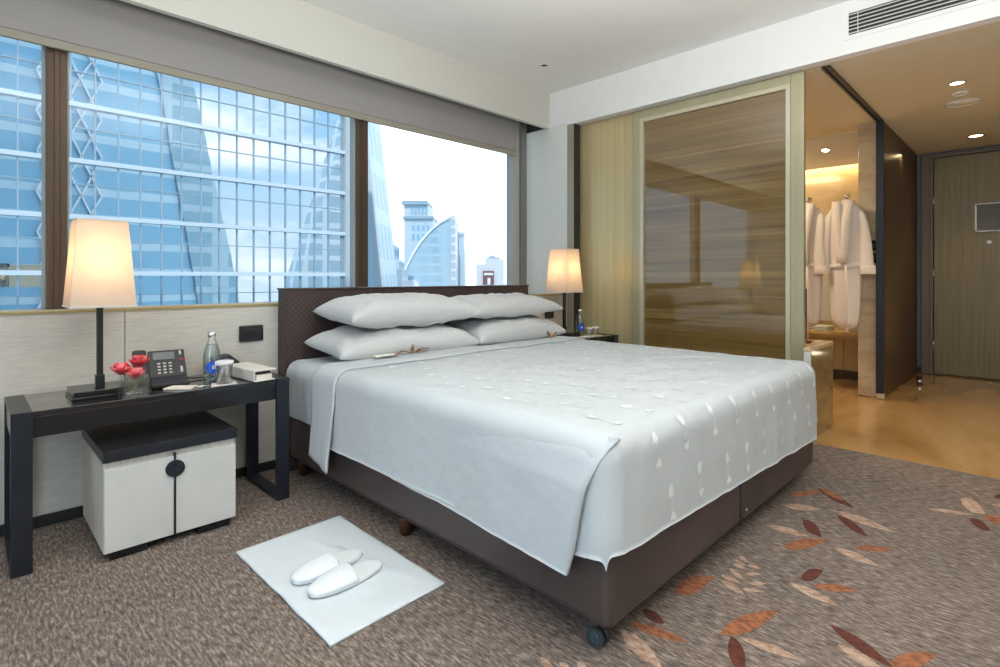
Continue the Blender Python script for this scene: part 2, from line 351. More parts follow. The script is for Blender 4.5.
# back of the room, out of the picture: left wall with a big window, rear wall
struct('wall_left', 'wallpaper', lambda bm: (bb(bm, (XB-.1, YB, 0), (XB, 3.8, .5)), bb(bm, (XB-.1, YB, 2.6), (XB, 3.8, H1+.1)), bb(bm, (XB-.1, 1.9, .5), (XB, 3.8, 2.6)), bb(bm, (XB-.1, YB, .5), (XB, -1.9, 2.6))))
struct('wall_back', 'wallpaper', lambda bm: bb(bm, (XB, YB-.1, 0), (7.95, YB, H1+.1)))
struct('wall_corridor', 'paint_corridor', lambda bm: bb(bm, (5.0, -.6, 0), (7.95, -.5, H2)))
w = struct('window_4', 'greyframe', lambda bm: (bb(bm, (XB-.08, -1.9, .5), (XB-.02, 1.9, .54)), bb(bm, (XB-.08, -.02, .5), (XB-.02, .02, 2.6))))
struct('pane', 'window_glass', lambda bm: bb(bm, (XB-.06, -1.9, .5), (XB-.05, 1.9, 2.6)), parent=w)

# roller shade
t = thing('roller_shade', (1.0, 3.58, 2.27), 'wide grey fabric roller shade half lowered over the windows', 'shade')
part('shade_cloth', 'shade_fabric', t, lambda bm: bb(bm, (XB+.02, 3.578, 2.32), (3.80, 3.582, 2.9)))
part('hem_bar', 'hem', t, lambda bm: (bb(bm, (XB+.02, 3.57, 2.285), (3.80, 3.592, 2.318)), bb(bm, (XB+.02, 3.572, 2.33), (3.80, 3.586, 2.334))), .003)

# ceiling fittings
t = thing('air_vent', (4.009, .2, 2.72), 'long black slatted air vent in white frame set in the ceiling beam', 'vent')
part('frame', 'paint', t, lambda bm: (bb(bm, (4.002, -.5, 2.625), (4.012, .88, 2.65)), bb(bm, (4.002, -.5, 2.79), (4.012, .88, 2.812)), bb(bm, (4.002, .852, 2.65), (4.012, .88, 2.79)), bb(bm, (4.002, .20, 2.65), (4.0115, .208, 2.79)), bb(bm, (4.002, .80, 2.65), (4.0115, .803, 2.79))))
part('backing', 'baseboard', t, lambda bm: bb(bm, (4.0085, -.5, 2.65), (4.0095, .852, 2.79)))
for k in range(6):
    part('slat', 'white', t, lambda bm: bx(bm, (4.004, .176, 2.661+k*.0236), (.006, 1.352, .0048), rot=Matrix.Rotation(.25, 3, 'Y')))
def disc(name, c, r, m, label, cat, h=.008, group=None, ring=None):
    t = thing(name, c, label, cat, group)
    part('trim_ring', ring or 'paint', t, lambda bm: lathe(bm, [(r*1.0, 0), (r*1.25, -.002), (r*1.28, -h*.4), (r*1.02, -h), (r*.98, -h*.5), (r*.98, 0)], c, 28))
    part('lens', m, t, lambda bm: lathe(bm, [(0.0001, -h*.45), (r*.98, -h*.45), (r*.98, -.0005), (.0001, -.0005)], c, 28))
    return t
M['led_warm'] = mat_emit('led_warm', (1, .78, .48), 14)
M['led_white'] = mat_emit('led_white', (1, .9, .7), 8)
disc('downlight', (5.16, .415, H2), .042, 'led_warm', 'lit ceiling downlight nearer the bedroom, beside the round speaker', 'light', ring='gold_edge')
disc('downlight', (7.21, .435, H2), .055, 'led_warm', 'lit ceiling downlight close to the entrance door', 'light', ring='gold_edge')
disc('smoke_detector', (5.45, .42, H2), .04, 'paint_corridor', 'small round detector on corridor ceiling between downlight and speaker', 'detector', h=.02)
disc('ceiling_speaker', (5.78, .43, H2), .095, 'paint', 'large flat round speaker on the corridor ceiling', 'speaker')
disc('sprinkler', (3.42, 2.90, H1), .028, 'baseboard', 'small dark sprinkler hole in white ceiling above the bed', 'sprinkler', h=.01)

# ------------------------------------------------------------------ right wall: fixed panel and sliding door
struct('wall_panel', ['gold_veneer', 'baseboard'], lambda bm: (bb(bm, (4.145, 2.40, 0), (4.17, 3.12, H2)), bb(bm, (4.143, 3.10, 0), (4.1455, 3.12, H2), 1)))
def dframe(bm):
    bb(bm, (4.10, 2.405, .01), (4.14, 2.482, 2.53)); bb(bm, (4.10, 1.136, .01), (4.14, 1.222, 2.53)); bb(bm, (4.10, 1.222, 2.462), (4.14, 2.405, 2.53)); bb(bm, (4.10, 1.222, .01), (4.14, 2.405, .10))
dr = struct('door_1', 'door_frame_gold', dframe, .003)
def bead(bm):
    bb(bm, (4.092, 2.372, .10), (4.13, 2.405, 2.462)); bb(bm, (4.092, 1.222, .10), (4.13, 1.252, 2.462)); bb(bm, (4.092, 1.252, 2.43), (4.13, 2.372, 2.462)); bb(bm, (4.092, 1.252, .10), (4.13, 2.372, .13))
struct('glass_bead', 'door_bead', bead, .002, dr)
struct('glass_panel', 'veneer_back', lambda bm: bb(bm, (4.115, 1.252, .13), (4.135, 2.372, 2.43)), 0, dr)
struct('door_handle', 'black', lambda bm: (bb(bm, (4.14, 1.15, 1.0), (4.21, 1.17, 1.025)), bb(bm, (4.14, 1.15, .66), (4.21, 1.17, .68)), bb(bm, (4.195, 1.148, .66), (4.213, 1.172, 1.025))), .003, dr)
# track for the second sliding panel, panel, post
struct('trim_6', ['post', 'bronze'], lambda bm: (bb(bm, (4.12, .985, H2-.018), (5.9, 1.005, H2+.005)), bb(bm, (4.12, 1.02, H2-.018), (5.9, 1.035, H2+.005)), bb(bm, (4.12, 1.005, H2-.004), (5.9, 1.02, H2+.001), 1)))
d2 = struct('door_2', 'dark_panel', lambda bm: bb(bm, (5.935, .985, .01), (7.85, 1.03, H2-.01)))
struct('edge_post', 'post', lambda bm: bb(bm, (5.885, .98, .05), (5.935, 1.04, H2-.01)), .003, d2)
struct('floor_guide', 'marble_beige', lambda bm: bb(bm, (5.885, .975, 0), (5.94, 1.035, .05)), .003, d2)
struct('wall_column', 'marble_beige', lambda bm: bb(bm, (5.95, 1.035, 0), (6.15, 1.19, H2)), .003)
struct('wall_glass', 'partition', lambda bm: bb(bm, (5.965, 1.19, .56), (5.977, 3.2, 2.49)))
struct('wall_alcove', 'marble_gold', lambda bm: bb(bm, (6.86, 1.03, .6), (6.92, 3.7, 2.6)))
struct('wall_alcove_lower', 'gold_veneer', lambda bm: (bb(bm, (6.84, 1.03, .07), (6.90, 1.50, .60)), bb(bm, (6.84, 1.506, .07), (6.90, 2.6, .60))))
struct('baseboard_alcove', 'dark_panel', lambda bm: bb(bm, (6.82, 1.03, 0), (6.86, 3.2, .09)))
def aceil(bm): prism(bm, [(6.19, 2.528), (6.79, 2.325), (6.79, 2.36), (6.19, 2.56)], 'y', 1.04, 3.7)
struct('ceiling_alcove', 'white', aceil)
struct('wall_bath', 'marble_gold', lambda bm: (bb(bm, (4.2, 3.6, 0), (6.9, 3.7, 2.6)),))
c = (6.42, 1.575, 2.447)
t = disc('downlight', c, .035, 'led_white', 'tiny lit downlight over the bathroom alcove behind the robes', 'light', ring='white'); t.rotation_euler = (0, .325, 0)
t = disc('reflection_disc', (6.42, 1.86, 2.447), .07, 'paint_bath', 'round disc for a reflection on bathroom alcove ceiling beside the door frame', 'cover', ring='white'); t.rotation_euler = (0, .325, 0)  # disc added in place of a round reflection on the alcove ceiling
# tub surround
t = thing('bathtub_surround', (4.35, 1.6, 0), 'low beige marble bath surround at the foot of the sliding door', 'bathtub')
part('surround', ['marble_tub', 'white'], t, lambda bm: (bb(bm, (4.22, 1.09, 0), (4.63, 3.1, .60)), bb(bm, (4.08, 1.085, 0), (4.63, 1.13, .60))), .002)
part('deck', 'marble_gold', t, lambda bm: (bb(bm, (4.216, 1.12, .60), (4.64, 3.1, .625)), bb(bm, (4.076, 1.083, .60), (4.64, 1.134, .625))), .002)
part('end_sheen', 'white', t, lambda bm: bb(bm, (4.072, 1.087, 0), (4.0795, 1.13, .598)), .002, label='white painted sheen on the end face beside the bed')  # white sheet paints the reflection on the end face
tg = tag(part('soap_dish', 'leaf_brown', None, lambda bm: lathe(bm, [(.0001, 0), (.05, 0), (.075, .018), (.07, .02), (.045, .006), (.0001, .006)], (4.38, 1.22, .626), 20)), 'small orange brown dish on the marble bath deck', 'dish')
# bench with folded towels
t = thing('alcove_bench', (6.65, 1.9, .50), 'pale shelf with warm wood front below the robes', 'shelf')
part('top', 'marble_gold', t, lambda bm: bb(bm, (6.45, 1.20, .505), (6.84, 2.9, .535)), .004)
part('apron', 'gold_veneer', t, lambda bm: bb(bm, (6.50, 1.20, .47), (6.84, 2.9, .505)))
for i, (y0, y1, h, lb) in enumerate(((1.30, 1.38, .07, 'narrow white folded towel at the right end of the pale shelf'), (1.57, 1.72, .045, 'flat white folded towel on the shelf between the two robes'), (1.76, 1.92, .09, 'thick white folded towel on the shelf behind the left robe'))):
    def tw(bm):
        for q in range(3): bx(bm, (6.62, (y0+y1)/2, .536+h*(q+.5)/3), (.24, y1-y0, h/3*.96))
    tag(part('folded_towel', 'towel', None, tw, .006), lb, 'towel')
tag(part('wall_panel_light', 'white', None, lambda bm: bb(bm, (6.835, 1.62, .62), (6.858, 1.80, 1.12)), .003), 'white upright panel on bathroom wall between the two robes', 'panel')

# robes ----------------------------------------------------------------
def robe(y0, seed, label, hook_label):
    X = 5.90; top = 1.79
    t = thing('bathrobe', (X, y0, top), label, 'robe', None)
    prof = [(1.845, .022, .022), (1.81, .05, .04), (1.77, .11, .05), (1.72, .150, .06), (1.6, .158, .07), (1.45, .158, .075), (1.3, .155, .07), (1.22, .140, .062), (1.12, .130, .062), (.95, .125, .058), (.78, .120, .055), (.61, .112, .05)]
    def body(bm):
        n = 56; rings = []
        for z, w, d in prof:
            ring = []
            for i in range(n):
                a = 2*PI*i/n; fold = 1+.16*N(seed+math.cos(a)*2.2, math.sin(a)*2.2, z*.8)+.09*math.sin(a*7+seed+z*1.2)*min(1, (1.85-z)*1.6)
                ring.append(bm.verts.new((min(X-.01+d*math.sin(a)*fold, X+.055), y0+w*math.cos(a)*(1+.05*math.sin(a*5+seed)), z+.012*math.sin(a*3+seed)*(z < .7))))
            rings.append(ring)
        for a, b in zip(rings, rings[1:]):
            for i in range(n): f = bm.faces.new([a[i], a[(i+1) % n], b[(i+1) % n], b[i]]); f.smooth = True
        bm.faces.new(rings[0])
        bm.faces.new(rings[-1][::-1])
    b = part('body', 'robe', t, body); md = b.modifiers.new('s', 'SUBSURF'); md.levels = 1; md.render_levels = 1
    def sleeve(side):
        def f(bm):
            pts = [(X-.02, y0+side*.105, 1.74), (X-.04, y0+side*.140, 1.64), (X-.045, y0+side*.160, 1.47), (X-.05, y0+side*.172, 1.30), (X-.052, y0+side*.182, 1.14)]
            rr = [.035, .046, .050, .054, .058]; n = 20; rings = []
            for (px, py, pz), r in zip(pts, rr):
                rings.append([bm.verts.new((px+r*.62*math.sin(2*PI*i/n), py+r*math.cos(2*PI*i/n)*(1+.12*math.sin(3*2*PI*i/n+seed)), pz)) for i in range(n)])
            rings.append([bm.verts.new((v.co.x*.85+(X-.052)*.15, v.co.y*.85+pts[-1][1]*.15, 1.16)) for v in rings[-1]])
            for a, b in zip(rings, rings[1:]):
                for i in range(n): q = bm.faces.new([a[i], a[(i+1) % n], b[(i+1) % n], b[i]]); q.smooth = True
            bm.faces.new(rings[0]); bm.faces.new(rings[-1][::-1])
        s = part('sleeve', 'robe', t, f); md = s.modifiers.new('s', 'SUBSURF'); md.levels = 1; md.render_levels = 1
        part('cuff', 'robe', s, lambda bm: lathe(bm, [(.057, 0), (.061, .005), (.060, .075), (.055, .08)], (0, 0, 0), 20) or bmesh.ops.transform(bm, matrix=Matrix.Translation((X-.052, y0+side*.182, 1.135)) @ Matrix.Diagonal((.68, 1, 1, 1)), verts=bm.verts))
    sleeve(-1); sleeve(1)
    if seed > 5:
        for q_ in [x for x in COL.objects if x.parent == t and x.name.startswith('sleeve')][:1]:
            for v in q_.data.vertices:
                if v.co.z < -.12: v.co.y += .045*min(1, (-.12-v.co.z)/.2); v.co.x -= .02
            for v in [v for c3 in COL.objects if c3.parent == q_ for v in c3.data.vertices]: v.co.y += .045; v.co.x -= .02
    def lapel(bm):
        for s_ in (-1, 1):
            prev = None
            for k in range(10):
                q = k/9; z = 1.82-.58*q; yy = y0+s_*(.055*(1-q)+.0)+.012; w = .032+.010*math.sin(PI*q)
                xx = X-.035-.052*min(1, q*3)-.01
                a = bm.verts.new((xx, yy-w, z)); b_ = bm.verts.new((xx-.012, yy+w*.2, z)); c_ = bm.verts.new((xx, yy+w, z))
                if prev:
                    for m1, m2 in ((0, 1), (1, 2)): f = bm.faces.new([prev[m1], prev[m2], (a, b_, c_)[m2], (a, b_, c_)[m1]]); f.smooth = True
                prev = (a, b_, c_)
    l = part('lapel', 'robe', t, lapel); md = l.modifiers.new('s', 'SOLIDIFY'); md.thickness = .014
    def belt(bm):
        n = 40
        pts = [(X-.01+.076*math.sin(2*PI*i/n), y0+.152*math.cos(2*PI*i/n), 1.215+.006*math.sin(4*PI*i/n)) for i in range(n+1)]
        prev = None
        for p in pts:
            dx, dy = (p[0]-X+.01), (p[1]-y0); L = 1
            a = bm.verts.new((min(p[0], X+.055), p[1], p[2]-.022)); b_ = bm.verts.new((min(p[0], X+.055), p[1], p[2]+.022))
            if prev: f = bm.faces.new([prev[0], a, b_, prev[1]]); f.smooth = True
            prev = (a, b_)
        tube(bm, [(X-.10, y0-.02, 1.21), (X-.105, y0-.03, 1.0), (X-.10, y0-.025, .78), (X-.10, y0-.02, .60 if seed < 5 else .50)], .012)
    bl = part('belt', 'robe', t, belt); md = bl.modifiers.new('s', 'SOLIDIFY'); md.thickness = .01
    h = thing('robe_hook', (5.96, y0, 1.87), hook_label, 'hook')
    part('rosette', 'chrome', h, lambda bm: tube(bm, [(5.963, y0, 1.875), (5.94, y0, 1.875)], .025, 20))
    part('peg', 'chrome', h, lambda bm: tube(bm, [(5.94, y0, 1.875), (5.905, y0, 1.868), (5.89, y0, 1.868), (5.885, y0, 1.885)], .008, 10))
robe(1.275, 1.3, 'white hanging bathrobe nearest the marble column, sleeve over the column edge', 'chrome robe hook above the robe nearest the marble column')
robe(1.60, 7.1, 'white hanging bathrobe half hidden behind the sliding door frame', 'chrome robe hook nearest the sliding door frame')
# switches on the column
for z, lb in ((1.40, 'upper black switch on marble column beside the robe sleeve'), (1.285, 'lower black switch on marble column beside the robe sleeve')):
    t = thing('light_switch', (5.947, 1.063, z), lb, 'switch')
    part('plate', 'black', t, lambda bm: bb(bm, (5.938, 1.038, z-.048), (5.95, 1.095, z+.048)), .004)
    part('rocker', 'blackplastic', t, lambda bm: bb(bm, (5.932, 1.052, z-.018), (5.94, 1.082, z+.018)), .003)

# ------------------------------------------------------------------ corridor end
struct('wall_entrance', ['bluegrey', 'baseboard'], lambda bm: (bb(bm, (7.88, .94, 0), (7.95, 3.7, H2)), bb(bm, (7.868, .94, 0), (7.885, 1.03, .07), 1), bb(bm, (7.88, YB, 2.49), (7.95, .94, H2)), bb(bm, (7.88, YB, 0), (7.95, -.25, 2.49))))
struct('trim_7', ['entry_frame'], lambda bm: (bb(bm, (7.83, .87, 0), (7.92, .945, 2.505)), bb(bm, (7.845, .84, 0), (7.92, .872, 2.49)), bb(bm, (7.83, -.3, 2.47), (7.92, .87, 2.505))), .004)
d3 = struct('door_3', 'entry_door', lambda bm: bb(bm, (7.855, -.25, .012), (7.90, .832, 2.465)), .003)
for z in (.35, 1.15, 1.98):
    struct('hinge', 'chrome', lambda bm: tube(bm, [(7.85, .838, z-.05), (7.85, .838, z+.05)], .009, 10), 0, d3)
struct('peephole', 'dull_steel', lambda bm: tube(bm, [(7.858, .365, 1.49), (7.846, .365, 1.49)], .02, 16), 0, d3)
struct('door_handle', 'chrome', lambda bm: (tube(bm, [(7.856, -.16, 1.0), (7.80, -.16, 1.0)], .012), tube(bm, [(7.80, -.165, 1.0), (7.80, -.03, 1.0)], .011)), 0, d3)
t = thing('evacuation_plan', (7.853, .34, 1.76), 'framed evacuation plan on the entrance door', 'sign')
part('frame', 'dull_steel', t, lambda bm: (bb(bm, (7.838, .466, 1.605), (7.854, .482, 1.912)), bb(bm, (7.838, .20, 1.605), (7.854, .216, 1.912)), bb(bm, (7.838, .2, 1.605), (7.854, .482, 1.615)), bb(bm, (7.838, .2, 1.902), (7.854, .482, 1.912))))
def plan(bm):
    bb(bm, (7.846, .216, 1.615), (7.853, .466, 1.902))
    for y, z, sy, sz in ((.34, 1.86, .12, .006), (.40, 1.77, .004, .16), (.34, 1.80, .13, .004), (.34, 1.72, .15, .004), (.30, 1.76, .004, .1), (.42, 1.66, .06, .005), (.28, 1.65, .08, .005)):
        bx(bm, (7.8455, y, z), (.001, sy, sz), 1)
part('plan_sheet', ['bluegrey', 'entry_frame'], t, plan)
t = thing('door_stop', (7.0, .86, 0), 'small black and steel door stop on the marble floor', 'door stop')
part('post', 'blackplastic', t, lambda bm: lathe(bm, [(.03, -.004), (.03, .01), (.022, .015), (.022, .075), (.026, .08), (.0001, .085)], (7.0, .86, 0), 18))
part('steel_band', 'chrome', t, lambda bm: lathe(bm, [(.0235, .022), (.0245, .025), (.0245, .045), (.0235, .048)], (7.0, .86, 0), 18))

# ------------------------------------------------------------------ tables
def table(x0, x1, yf, yb, label, legw=.062):
    t = thing('bedside_console', ((x0+x1)/2, (yf+yb)/2, 0), label, 'table', None)
    part('top', 'blackglass', t, lambda bm: bb(bm, (x0+legw*.9, yf+.012, .578), (x1-legw*.9, yb, .600)), .002)
    part('apron', 'black', t, lambda bm: (bb(bm, (x0+legw*.9, yf+.015, .50), (x1-legw*.9, yf+.05, .578)), bb(bm, (x0+.01, yb-.04, .50), (x1-.01, yb-.005, .577)), bb(bm, (x0+.004, yf+.04, .50), (x0+.03, yb-.03, .575)), bb(bm, (x1-.03, yf+.04, .50), (x1-.004, yb-.03, .575))), .002)
    for xa in (x0, x1-legw):
        def lf(bm):
            bb(bm, (xa, yf, 0), (xa+legw, yf+.022, .602)); bb(bm, (xa, yb-.02, 0), (xa+legw, yb, .602))
            bb(bm, (xa, yf+.02, .588), (xa+legw, yb-.018, .602)); bb(bm, (xa, yf+.02, 0), (xa+legw, yb-.018, .02))
        part('leg', 'charcoal', t, lf, .0015, label='charcoal metal loop leg')
    return t
table(.122, 1.155, 2.645, 3.06, 'long black glass topped console table left of the bed')
table(3.42, 4.07, 2.60, 3.04, 'black bedside table right of the bed by the gold panel')

def lamp(x, y, label):
    zt = .601
    t = thing('table_lamp', (x, y, zt), label, 'lamp', None)
    part('base', 'black', t, lambda bm: (bb(bm, (x-.105, y-.095, zt), (x+.105, y+.105, zt+.012)), bb(bm, (x-.10, y-.09, zt+.014), (x+.10, y+.10, zt+.034))), .002)
    part('pole', 'blackplastic', t, lambda bm: (bb(bm, (x-.011, y-.011, zt+.03), (x+.011, y+.011, zt+.45)), bb(bm, (x-.016, y-.016, zt+.03), (x+.016, y+.016, zt+.085)), bb(bm, (x-.014, y-.014, zt+.37), (x+.014, y+.014, zt+.40)), tube(bm, [(x, y, zt+.44), (x, y, zt+.60)], .006)), .0015)
    def sh(bm):
        zb, zu = .98, 1.345; a, b = .113, .087
        lo = [bm.verts.new((x+sx*a, y+sy*a, zb)) for sx, sy in ((-1, -1), (1, -1), (1, 1), (-1, 1))]
        up = [bm.verts.new((x+sx*b, y+sy*b, zu)) for sx, sy in ((-1, -1), (1, -1), (1, 1), (-1, 1))]
        for i in range(4): bm.faces.new([lo[i], lo[(i+1) % 4], up[(i+1) % 4], up[i]])
    s = part('lamp_shade', 'lamp_linen', t, sh)
    for zb, a in ((.981, .1145), (1.343, .0885)):
        def trimf(bm):
            for sx, sy in ((1, 0), (-1, 0), (0, 1), (0, -1)):
                if sx: bb(bm, (x+sx*a-.0015, y-a, zb-.003), (x+sx*a+.0015, y+a, zb+.003))
                else: bb(bm, (x-a, y+sy*a-.0015, zb-.003), (x+a, y+sy*a+.0015, zb+.003))
        part('shade_trim', 'white', s, trimf)
    part('bulb', 'led_bulb', t, lambda bm: lathe(bm, [(.0001, .50), (.018, .51), (.028, .545), (.02, .58), (.0001, .59)], (x, y, zt), 14))
    l = bpy.data.lights.new('lamp_light', 'POINT'); l.energy = LAMP_W; l.color = (1, .70, .42); l.shadow_soft_size = .06
    lo_ = bpy.data.objects.new('lamp_light', l); lo_.location = (x, y, 1.17); COL.objects.link(lo_)
    return t
LAMP_W = 3.9
M['led_bulb'] = mat_emit('led_bulb', (1, .75, .45), 3)
lamp(.415, 2.845, 'lit square shaded table lamp on the long console beside the red flowers')
lamp(3.625, 2.85, 'lit square shaded table lamp on the bedside table by the gold panel')

# cabinet ----------------------------------------------------------------
x0, x1, y0, y1 = .382, .862, 2.53, 3.035
t = thing('minibar_cabinet', ((x0+x1)/2, (y0+y1)/2, 0), 'cream two door cabinet with black tray top under the console', 'cabinet')
part('plinth', 'black', t, lambda bm: (bb(bm, (x0+.02, y0+.015, 0), (x0+.15, y1-.02, .034)), bb(bm, (x1-.15, y0+.015, 0), (x1-.02, y1-.02, .034)), bb(bm, (x0+.02, y0+.03, .018), (x1-.02, y1-.02, .034))), .002)
part('body', 'cabside', t, lambda bm: bb(bm, (x0, y0+.016, .034), (x1, y1, .388)), .002)
xm = (x0+x1)/2
dl = part('door', 'cab', t, lambda bm: bb(bm, (x0+.001, y0, .037), (xm-.003, y0+.015, .362)), .002)
drr = part('door', 'cab', t, lambda bm: bb(bm, (xm+.003, y0, .037), (x1-.001, y0+.015, .362)), .002)
part('centre_strip', 'charcoal', t, lambda bm: bb(bm, (xm-.004, y0-.003, .037), (xm+.004, y0+.014, .375)))
def half(s_):
    def f(bm):
        pts = [(xm+s_*(.001+.034*math.sin(PI*k/16)), .312+.034*math.cos(PI*k/16)) for k in range(17)]
        prism(bm, pts, 'y', y0-.010, y0-.001)
    return f
part('handle', 'charcoal', dl, half(-1), label='charcoal half disc pull'); part('handle', 'charcoal', drr, half(1), label='charcoal half disc pull')
def tray(bm):
    bb(bm, (x0-.004, y0-.006, .388), (x1+.004, y0+.012, .430)); bb(bm, (x0-.004, y1-.012, .388), (x1+.004, y1+.004, .430))
    bb(bm, (x0-.004, y0+.010, .388), (x0+.012, y1-.01, .430)); bb(bm, (x1-.012, y0+.010, .388), (x1+.004, y1-.01, .430))
part('tray_rim', 'charcoal', t, tray, .0015)
part('tray_top', 'blackplastic', t, lambda bm: bb(bm, (x0+.012, y0+.012, .388), (x1-.012, y1-.012, .4285)))

# things on the console ------------------------------------------------------
TZ = .6015
# flower vase
vx, vy = .510, 2.70
t = thing('flower_vase', (vx, vy, TZ), 'square clear glass vase with water on the console', 'vase')
def vase(bm):
    a, h, w = .045, .092, .005
    for s_ in ((-1, 0), (1, 0), (0, -1), (0, 1)):
        if s_[0]: bb(bm, (vx+s_[0]*a-w/2, vy-a, TZ), (vx+s_[0]*a+w/2, vy+a, TZ+h))
        else: bb(bm, (vx-a, vy+s_[1]*a-w/2, TZ), (vx+a, vy+s_[1]*a+w/2, TZ+h))
    bb(bm, (vx-a, vy-a, TZ), (vx+a, vy+a, TZ+.008))
part('glass_body', 'clear', t, vase, .001)
part('water', 'water', t, lambda bm: bb(bm, (vx-.042, vy-.042, TZ+.009), (vx+.042, vy+.042, TZ+.05)))
part('pebbles', 'soil', t, lambda bm: [lathe(bm, [(.0001, -.004), (.008, 0), (.0001, .005)], (vx+random.uniform(-.024, .024), vy+random.uniform(-.024, .024), TZ+.014), 8) for _ in range(14)])
def flower(c, base, seed, label):
    rnd = random.Random(seed)
    t = thing('rose', base, label, 'flower', 'red flowers in the glass vase')
    part('stem', 'stem', t, lambda bm: tube(bm, [base, [(base[i]*.4+c[i]*.6)+(.004 if i == 0 else 0) for i in range(3)], c], .0022, 6))
    def pet(bm):
        for ring, (n, tilt, L, off) in enumerate(((5, .12, .044, 0), (6, .38, .052, .4), (7, .70, .054, .1))):
            for k in range(n):
                az = 2*PI*k/n+off+rnd.uniform(-.15, .15); w = .020
                R = Matrix.Translation(c) @ Matrix.Rotation(az, 4, 'Z') @ Matrix.Rotation(tilt, 4, 'Y')
                def fn(u, v):
                    s_ = (u-.5)*2; z = v*L; ww = w*math.sin(PI*min(1, .12+v*.78))**.7
                    return R @ Vector((.006+.017*math.sin(v*2.2)-.004*s_*s_ - (.006*v*v if ring < 2 else -.006*v*v), s_*ww, z-.022))
                grid(bm, fn, 4, 5, mi=(1 if rnd.random() < .3 else 0))
    p = part('petals', ['petal', 'petal2'], t, pet); md = p.modifiers.new('s', 'SOLIDIFY'); md.thickness = .0012
flower((.466, 2.700, TZ+.120), (.500, 2.69, TZ+.012), 1, 'full open red rose on the left of the vase')
flower((.512, 2.680, TZ+.098), (.508, 2.68, TZ+.012), 2, 'red rose with loose petals in the middle, lowest in the vase')
flower((.535, 2.720, TZ+.142), (.515, 2.69, TZ+.012), 3, 'small pinkish rose at the right, highest in the vase')
# phone
px, py = .655, 2.915
PH = Matrix.Translation((px, py, TZ)) @ Matrix.Rotation(-.10, 4, 'Z')
t = thing('telephone', (px, py, TZ), 'black desk telephone with handset and keypad', 'phone')
def tf(bm, m=PH): bmesh.ops.transform(bm, matrix=m, verts=bm.verts)
def body(bm):
    prism(bm, [(-.13, .004), (.10, .004), (.10, .05), (.07, .145), (.045, .145), (-.07, .03), (-.13, .018)], 'x', -.06, .115); tf(bm)
# profile in (y,z) with the face sloping towards the bed
def wedge(bm):
    prism(bm, [(-.115, 0), (.10, 0), (.10, .06), (.058, .150), (.046, .152), (-.035, .040), (-.115, .018)], 'x', -.045, .105); tf(bm)
part('body', 'blackplastic', t, wedge, .004)
def hand(bm):
    prism(bm, [(-.10, .03), (-.045, .056), (.045, .158), (.060, .160), (.072, .148), (.02, .06), (-.10, .004)], 'x', -.105, -.050); tf(bm)
part('handset', 'blackplastic', t, hand, .008)
# face plane frame: origin at lower edge, u along x, w up the slope
d = Vector((0, .081, .112)).normalized(); nrm = Vector((0, -.112, .081)).normalized(); o0 = Vector((0, -.035, .040))
def onface(bm, x, w, sx, sw, th, mi=0):
    R = Matrix((Vector((1, 0, 0)), d, nrm)).transposed(); bx(bm, o0+Vector((x, 0, 0))+d*w+nrm*th/2, (sx, sw, th), mi, R)
part('screen', 'screen', t, lambda bm: (onface(bm, .018, .108, .088, .038, .002), tf(bm)))
for r in range(4):
    for c_ in range(3):
        part('key', 'key', t, lambda bm: (onface(bm, -.005+c_*.023, .018+r*.0165, .012, .007, .003), tf(bm)))
part('side_button', 'key', t, lambda bm: (onface(bm, .086, .03, .009, .03, .003), tf(bm)))
part('side_button', 'key', t, lambda bm: (onface(bm, .086, .12, .009, .02, .003), tf(bm)))
part('message_light', 'red', t, lambda bm: (onface(bm, .09, .082, .013, .006, .004), tf(bm)))
part('cord', 'blackplastic', t, lambda bm: tube(bm, [(.765, 2.96, TZ+.012), (.80, 2.93, TZ+.006), (.84, 2.93, TZ+.005), (.90, 2.95, TZ+.005), (.96, 3.055, TZ+.005)], .0035, 6))
# notepad
def pad(bm):
    P = [(.630, 2.755), (.680, 2.80), (.765, 2.735), (.715, 2.662)]
    prism(bm, P, 'z', TZ, TZ+.006)
tag(part('notepad', 'paper', None, pad), 'cream notepad lying on console in front of the telephone', 'notepad')
tag(part('pen', 'chrome', None, lambda bm: tube(bm, [(.745, 2.668, TZ+.009), (.80, 2.682, TZ+.006)], .004, 8)), 'short pen tip lying between notepad and paper coaster', 'pen')
